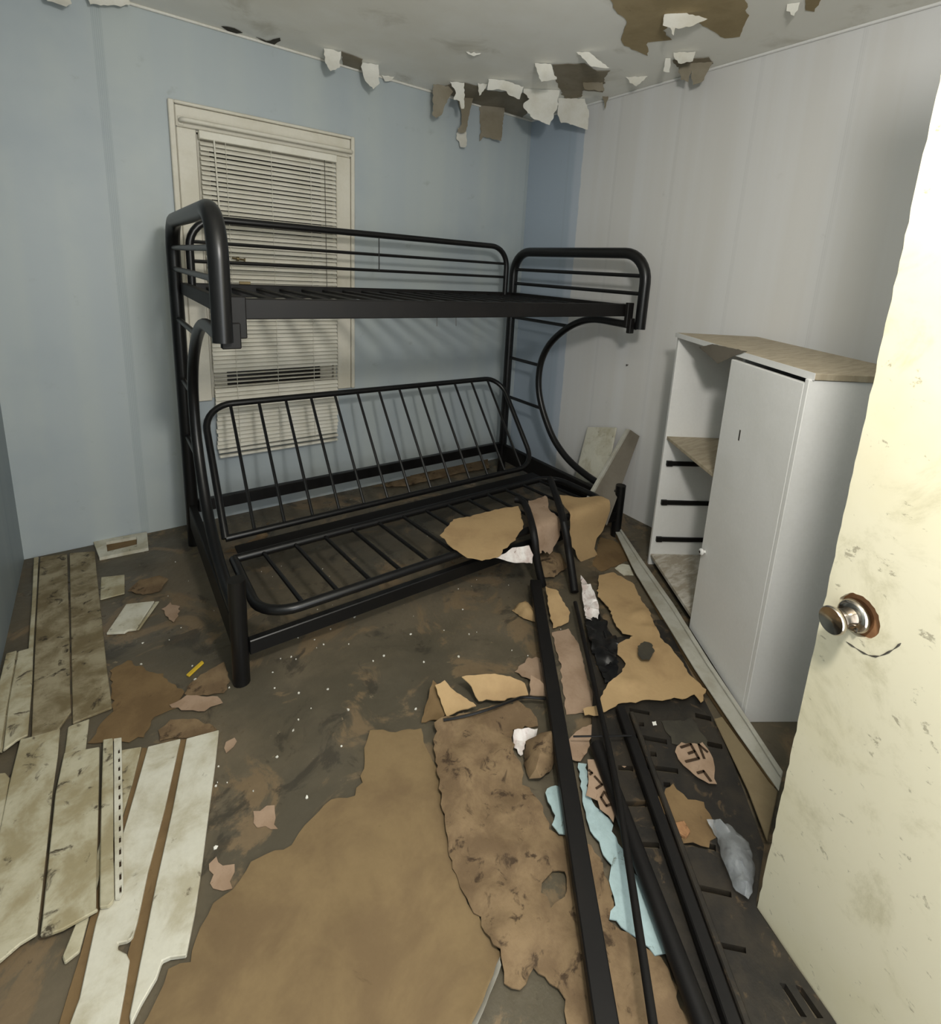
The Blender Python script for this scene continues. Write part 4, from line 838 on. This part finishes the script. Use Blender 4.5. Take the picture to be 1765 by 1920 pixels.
for i, s_ in enumerate([[(-1.4155,-2.4163,0.021),(-1.3232,-2.4228,0.021),(-1.3288,-2.4754,0.021),(-1.2974,-2.5059,0.021),(-1.3404,-2.571,0.021),(-1.3955,-2.5806,0.021),(-1.4188,-2.549,0.021),(-1.4598,-2.5286,0.021),(-1.4126,-2.5214,0.021)], [(-1.1645,-2.2698,0.021),(-1.0731,-2.3307,0.021),(-1.096,-2.3836,0.021),(-1.1266,-2.4205,0.021),(-1.1788,-2.3787,0.021),(-1.21,-2.3419,0.021),(-1.1882,-2.3029,0.021)]]):
    sheet('damp_paper', s_, ('patch_brown', 'grey_paper')[i], None, ('brown damp paper stuck on the black panel below the leaf-shaped scrap', 'dark greenish damp paper on the black panel above the leaf-shaped scrap')[i], 'paper',
          thick=.0015, grid=.025, jag=.006, amp=.004, seed=40 + i, floor_min=.021)
tag(slab('rust_scrap', [(-1.424,-2.4946,0),(-1.3972,-2.5064,0),(-1.4071,-2.5322,0),(-1.4308,-2.5349,0),(-1.4381,-2.5141,0)], .0235, .034, 'rust', None), 'small rusty orange lump on the black panel by the rods', 'scrap')
tag(slab('hardboard_sheet', [(-1.0102,-2.3683,0),(-0.9788,-2.3791,0),(-1.0815,-2.5855,0),(-1.0884,-2.6134,0),(-1.1763,-2.6394,0),(-1.2548,-2.6624,0),(-1.1594,-2.5612,0),(-1.082,-2.4611,0)], .022, .028, 'brown_board', None), 'smooth brown hardboard wedge under the near end of the grey track', 'board')
floor_sheet('black_plastic', [(-1.017,-1.7829,0.021),(-0.9566,-1.8094,0.021),(-0.9386,-1.841,0.021),(-0.982,-1.8758,0.021),(-0.9925,-1.9325,0.021),(-1.0136,-1.9583,0.021),(-1.0809,-2.0066,0.021),(-1.1165,-2.0442,0.021),(-1.1501,-2.0771,0.021),(-1.2103,-2.064,0.021),(-1.1698,-1.9999,0.021),(-1.0934,-1.8781,0.021)], 'black', 'crumpled glossy black plastic left of the light creased tan sheet', 'plastic', thick=.002, grid=.014, jag=.004, amp=.035, seed=33, ns=18, floor_min=.0205)
# plastic bag by the door corner
b_ = sheet('plastic_bag', [(-1.3527,-2.5443,0.03),(-1.3237,-2.5676,0.03),(-1.3091,-2.5957,0.03),(-1.3073,-2.6384,0.03),(-1.3521,-2.6776,0.03),(-1.4159,-2.7018,0.03),(-1.4395,-2.7036,0.03),(-1.4396,-2.6668,0.03),(-1.4057,-2.6174,0.03),(-1.3619,-2.5835,0.03)], 'bag', None,
      'crumpled clear plastic bag on the black panel against the open door', 'bag', thick=.001, grid=.015, jag=.002, amp=.02, seed=50, dome=.05, ns=16, floor_min=.03)

# ------------------------------------------------------------------ long track, leaning boards
tr = thing('floor_track', 'long scuffed grey-white metal track on the floor in front of the cabinet', 'track', tuple([(-0.8098,-2.1677,0)][0]))
slab('base_strip', [(-0.2411,-1.2725,0),(-0.2475,-1.3416,0),(-0.4091,-1.6054,0),(-0.6049,-1.9371,0),(-0.8,-2.2296,0),(-0.9335,-2.4444,0),(-1.0316,-2.5997,0),(-1.092,-2.6166,0),(-1.004,-2.4453,0),(-0.8677,-2.2042,0),(-0.7075,-1.9481,0),(-0.5331,-1.6683,0)], .0295, .036, 'strip', tr)
slab('raised_lip', [(-0.2439,-1.3149,0),(-0.2475,-1.3416,0),(-0.4091,-1.6054,0),(-0.6049,-1.9371,0),(-0.8,-2.2296,0),(-0.9335,-2.4444,0),(-1.0316,-2.5997,0),(-1.0531,-2.6049,0),(-0.9494,-2.4436,0),(-0.8142,-2.2203,0),(-0.6306,-1.9381,0),(-0.4321,-1.6029,0)], .036, .046, 'strip', tr)
slab('underlay', [(-0.2777,-1.3235,0),(-0.28,-1.3646,0),(-0.6246,-1.9505,0),(-0.9459,-2.4508,0),(-1.0526,-2.5954,0),(-1.0848,-2.6026,0),(-0.9962,-2.4411,0),(-0.8579,-2.198,0),(-0.7013,-1.9437,0)], .003, .0292, 'patch_brown', tr)
def prism(name, quad, nrm, th, mat, parent=None):
    q = [Vector(p) for p in quad]; n = Vector(nrm).normalized() * th
    V = q + [p + n for p in q]; F = [(3, 2, 1, 0), (4, 5, 6, 7)] + [(i, (i + 1) % 4, (i + 1) % 4 + 4, i + 4) for i in range(4)]
    return fin(name, *bevel_vf(V, F, .002), mat, parent)
q = [Vector(p) for p in ([(-0.025,-0.8268,0.4793)][0], [(-0.025,-1.0611,0.5416)][0])]
bq = [[(-0.2,-1.1619,0.2495)][0], [(-0.2,-0.9115,0.1551)][0]]
lb = prism('leaning_board', [q[0], q[1], Vector(bq[0]), Vector(bq[1])], (-1, 0, .25), .012, 'siding')
tag(lb, 'cream vinyl board leaning on the white wall behind the bed end', 'board')
lt = thing('trim_piece', 'grey-brown angle trim leaning against the white wall beside the cream board', 'trim', (-.2, -1.2, 0))
a, b, c, d = [(-0.02,-1.1586,0.5548)][0], [(-0.02,-1.2291,0.5348)][0], [(-0.41,-1.3697,0.1205)][0], [(-0.41,-1.2158,0.1738)][0]
prism('face', [a, b, c, d], (-1, .1, .2), .006, 'tan_trim', lt)
prism('lip', [a, (a[0] + .0, a[1] + .02, a[2]), (d[0], d[1] + .02, d[2]), d], (-1, .1, .2), .022, 'strip', lt)

# ------------------------------------------------------------------ loose black bars and rods
def rod(name, pts, r, label, mat='black_dull', sq=None, n=10):
    if sq: V, F = join([bar(pts[i], pts[i + 1], sq[0], sq[1], .003) for i in range(len(pts) - 1)])
    else: V, F = tube(smooth_path(pts, 3), r, n)
    return tag(fin(name, V, F, mat, None, None, not sq), label, 'rail')
rod('metal_rail', [[(-1.0591,-1.5108,0.075)][0], [(-1.8967,-2.6709,0.05)][0]], 0, 'longest thick black metal rail running from the futon to the near edge', sq=(.048, .032))
rod('metal_rail', [(-0.8868,-1.1306,0.29),(-0.8756,-1.1955,0.29)] + [(-1.0222,-1.43,0.2885),(-1.0211,-1.47,0.1552)] + [(-0.9976,-1.4989,0.03)], .018, 'short bent black rail from the futon seat down to the long thick rail')
rod('metal_rail', [(-0.536,-1.0247,0.292),(-0.7,-1.2578,0.292)] + [(-0.8407,-1.45,0.2814),(-0.837,-1.5,0.1406)] + [(-0.9044,-1.6154,0.03)], .019, 'bent black rail beside the drooping tan sheet')
rod('thin_rod', [(-0.9909,-1.6996,0.058),(-1.2841,-2.0793,0.064),(-1.4899,-2.3354,0.084),(-1.6205,-2.4838,0.088),(-1.8419,-2.725,0.104)], .0095, 'slender straight black rod right of the longest thick rail')
t = rod('black_tube', [(-1.4343,-2.2245,0.045),(-1.6108,-2.552,0.045),(-1.7283,-2.7704,0.045)], .021, 'open-ended black tube lying on the left edge of the slotted panel', n=14)
fin('tube_mouth', *lathe([(-1.4329,-2.221,0.045)][0], (.2, .98, 0), [(0, .016), (.0015, .0155)], 14), 'black', t)
rod('metal_rail', [(-1.2585,-2.1711,0.042),(-1.6839,-2.8086,0.042)], 0, 'wide black rail crossing the middle of the slotted panel', sq=(.030, .026))
rod('metal_rail', [(-1.2295,-2.1966,0.03),(-1.6526,-2.8238,0.03)], 0, 'flat black rail lying along the right side of the wide one', sq=(.016, .014), mat='black_panel')
tag(fin('thin_wire', *tube([(-1.4835,-2.1704,0.06),(-1.4151,-2.2276,0.072),(-1.3263,-2.2712,0.06)], .0028, 6), 'black_dull'), 'thin straight wire lying across the rods near the tube end', 'wire')
tag(fin('cord', *tube(smooth_path([(-0.8249,-1.6412,0.03),(-0.8795,-1.7235,0.03),(-0.97,-1.8349,0.03),(-1.0464,-1.9359,0.03),(-1.1249,-2.0194,0.03)], 3), .006, 8), 'black', None, None, True), 'short black cord curving past the shiny white wrapper', 'cord')

q = [(0,-1.0676,0.9408)][0]
tag(fin('nail', *lathe(q, (-1, 0, -.1), [(0, .0025), (.012, .0025), (.0122, .006), (.014, .005)], 8), 'wire'), 'small nail sticking out of the white wall left of the cabinet', 'nail')
# ------------------------------------------------------------------ scattered torn scraps
SC = [
 ([(-2.3264,-1.8127,0),(-2.294,-1.8178,0),(-2.2761,-1.8283,0),(-2.2827,-1.8644,0),(-2.2854,-1.895,0),(-2.3003,-1.8864,0),(-2.3095,-1.8705,0),(-2.3284,-1.8623,0)], 'pink', 'jagged pinkish scrap on the dark floor above the sheet edge, right of the siding'),
 ([(-2.443,-1.8866,0),(-2.4255,-1.8789,0),(-2.4166,-1.9092,0),(-2.3929,-1.9213,0),(-2.4075,-1.9734,0),(-2.4264,-1.9655,0),(-2.4436,-1.9483,0)], 'pink', 'pinkish torn scrap beside the right edge of the whitish siding panel'),
 ([(-2.3455,-1.5514,0),(-2.3214,-1.5499,0),(-2.3304,-1.5811,0),(-2.3526,-1.5916,0)], 'pink', 'small pinkish scrap just above the right corner of the whitish siding panel'),
 ([(-2.6793,-1.3337,0),(-2.6388,-1.2618,0),(-2.6152,-1.239,0),(-2.6208,-1.0309,0),(-2.5675,-1.0052,0),(-2.5104,-1.1091,0),(-2.4419,-1.2229,0),(-2.4225,-1.274,0),(-2.4534,-1.3316,0),(-2.5117,-1.3322,0),(-2.5443,-1.4004,0),(-2.6093,-1.3721,0)], 'patch_brown', 'brown damp paper patch on the floor beside the long stained siding'),
 ([(-2.5069,-1.3963,0),(-2.4722,-1.3729,0),(-2.4105,-1.4092,0),(-2.3674,-1.4712,0),(-2.3674,-1.5078,0),(-2.4377,-1.4741,0),(-2.5065,-1.4411,0)], 'tan_stained', 'tan torn patch above the top edge of the whitish siding panel'),
 ([(-2.4108,-1.2545,0),(-2.3675,-1.2204,0),(-2.2893,-1.1991,0),(-2.2883,-1.3071,0),(-2.3159,-1.3499,0),(-2.3905,-1.3166,0),(-2.4237,-1.284,0)], 'tan_stained', 'tan torn patch between the yellow stick and the bed foot'),
 ([(-2.4428,-0.748,0),(-2.4076,-0.7165,0),(-2.3784,-0.7684,0),(-2.3912,-0.8327,0),(-2.4114,-0.866,0),(-2.4251,-0.8189,0)], 'pink', 'small pinkish scrap right of the diagonal siding offcut'),
 ([(-2.5018,-0.4684,0),(-2.4256,-0.4768,0),(-2.3978,-0.5331,0),(-2.4368,-0.6109,0),(-2.4978,-0.5992,0),(-2.548,-0.5411,0)], 'tan_stained', 'tan torn patch right of the small square vinyl offcut'),
 ([(-2.4691,-1.3111,0),(-2.4192,-1.2976,0),(-2.3365,-1.3576,0),(-2.327,-1.3952,0),(-2.3973,-1.3888,0),(-2.441,-1.3548,0)], 'pink', 'pinkish torn patch below the tan one by the bed foot'),
 ([(-2.1475,-1.1381,0),(-2.1039,-1.1375,0),(-2.1084,-1.1704,0),(-2.1313,-1.1836,0)], 'pink', 'small pink triangle on the dark floor right of the bed foot'),
 ([(-2.1525,-0.4211,0),(-1.9884,-0.3504,0),(-1.8833,-0.1946,0),(-1.9395,-0.3669,0),(-2.0397,-0.4666,0)], 'tan_stained', 'tan torn paper on the floor under the leaning futon back, left end'),
 ([(-1.1929,-0.0442,0),(-0.9729,-0.0356,0),(-0.7124,0.0894,0),(-0.3597,0.0465,0),(-0.2037,0.0145,0),(-0.3121,-0.1535,0),(-0.5716,-0.1275,0),(-0.8429,-0.1398,0),(-1.0104,-0.1474,0)], 'tan_stained', 'tan torn paper on the floor against the wall under the futon back'),
 ([(-1.4315,-1.8252,0),(-1.3425,-1.7971,0),(-1.308,-1.8261,0),(-1.3664,-1.9428,0),(-1.3921,-1.9141,0)], 'pink', 'pale torn paper left of the long thick rail near the folded cardboard'),
]
for i, (p, m, lb_) in enumerate(SC):
    floor_sheet('torn_scrap', p, m, lb_, 'scrap', thick=.0015, grid=.025, jag=.006, amp=.003, seed=60 + i, floor_min=.0006 + .0009 * i)
# paint flecks strewn over the floor
rnd = random.Random(21); parts = []
def fleck(x, y, r, z=.0005):
    k = rnd.randint(4, 6); a0 = rnd.uniform(0, 6.28)
    V = []
    for i in range(k):
        a = a0 + 6.2832 * i / k; rr = r * rnd.uniform(.5, 1.1)
        V.append((x + rr * math.cos(a), y + rr * math.sin(a), z + rnd.uniform(.001, .004)))
    n = k; V += [(p[0], p[1], z) for p in V]
    return V, [tuple(range(k)), tuple(range(2 * k - 1, k - 1, -1))] + [(i, (i + 1) % k, (i + 1) % k + k, i + k) for i in range(k)]
for p in [(-1.789,-0.794,0),(-1.7384,-1.1132,0),(-1.6659,-1.1589,0),(-1.7979,-1.211,0),(-2.0283,-1.2078,0),(-1.9586,-1.2987,0),(-1.8775,-1.3477,0),(-2.0803,-1.297,0),(-2.0689,-1.3174,0),(-2.2959,-1.3302,0),(-2.1698,-1.4161,0),(-2.0944,-1.5675,0),(-1.9946,-1.639,0),(-2.1663,-1.6196,0),(-2.0205,-1.5201,0),(-2.3136,-1.7548,0),(-2.3673,-1.6887,0),(-2.3946,-1.6832,0),(-2.1987,-1.8547,0),(-2.3779,-1.6235,0),(-2.3891,-1.6739,0),(-2.4237,-1.8537,0),(-1.6804,-1.5899,0),(-1.5563,-1.6379,0),(-1.4518,-1.5571,0),(-1.8356,-1.4823,0),(-2.5179,-0.9268,0),(-2.5301,-1.0481,0),(-2.4811,-1.3132,0),(-2.3851,-1.2291,0),(-2.1407,-1.5891,0),(-1.9059,-1.2277,0),(-1.9789,-1.254,0),(-1.651,-1.4289,0),(-1.7908,-1.4788,0),(-2.063,-1.7566,0),(-2.2317,-1.6856,0),(-2.1084,-1.4815,0),(-1.8073,-1.7608,0),(-1.3621,-1.7233,0),(-1.967,-1.7762,0),(-1.3277,-1.7799,0),(-0.9405,-2.1375,0)]:
    parts.append(fleck(p[0], p[1], rnd.uniform(.002, .006)))
for i in range(36):
    x = rnd.uniform(-2.45, -.9); y = rnd.uniform(-1.9, -.35)
    parts.append(fleck(x, y, rnd.choice((.0015, .002, .003, .004))))
o = fin('paint_flecks', *join(parts), 'paper', None, (-1.7, -1.2, 0))
tag(o, 'tiny white paint flecks strewn over the dark floor', 'debris'); o['kind'] = 'stuff'
for i, (p, lb_) in enumerate([([(-0.7583,-1.8738,0),(-0.7153,-1.8756,0),(-0.7008,-1.8761,0),(-0.7399,-1.894,0),(-0.7681,-1.8927,0)], 'curled white chip on the dark floor beside the grey track'), ([(-1.1962,-2.2566,0.0235),(-1.1838,-2.2623,0.0235),(-1.1933,-2.2733,0.0235),(-1.2055,-2.2676,0.0235)], 'bright white chip on the slotted black panel')]):
    floor_sheet('paint_chip', p, 'paper', lb_, 'chip', thick=.0015, grid=.01, jag=.001, amp=.006, seed=90 + i, floor_min=.0235 if i else .005)

GROUPS = {'kraft_sheet': 'tan paper sheets torn off the floor', 'crumpled_sheet': 'crumpled paper by the futon end', 'metal_rail': 'loose black rails on the floor',
          'vinyl_siding': 'vinyl siding pieces along the left wall', 'torn_scrap': 'torn scraps on the dark floor', 'foam_sheet': 'aqua foam pieces under the rods',
          'printed_scrap': 'stencilled scraps by the black panel', 'damp_paper': 'damp papers on the black panel', 'paint_chip': 'white paint chips'}
for o in S.objects:
    k = o.name.split('.')[0]
    if o.parent is None and k in GROUPS: o['group'] = GROUPS[k]
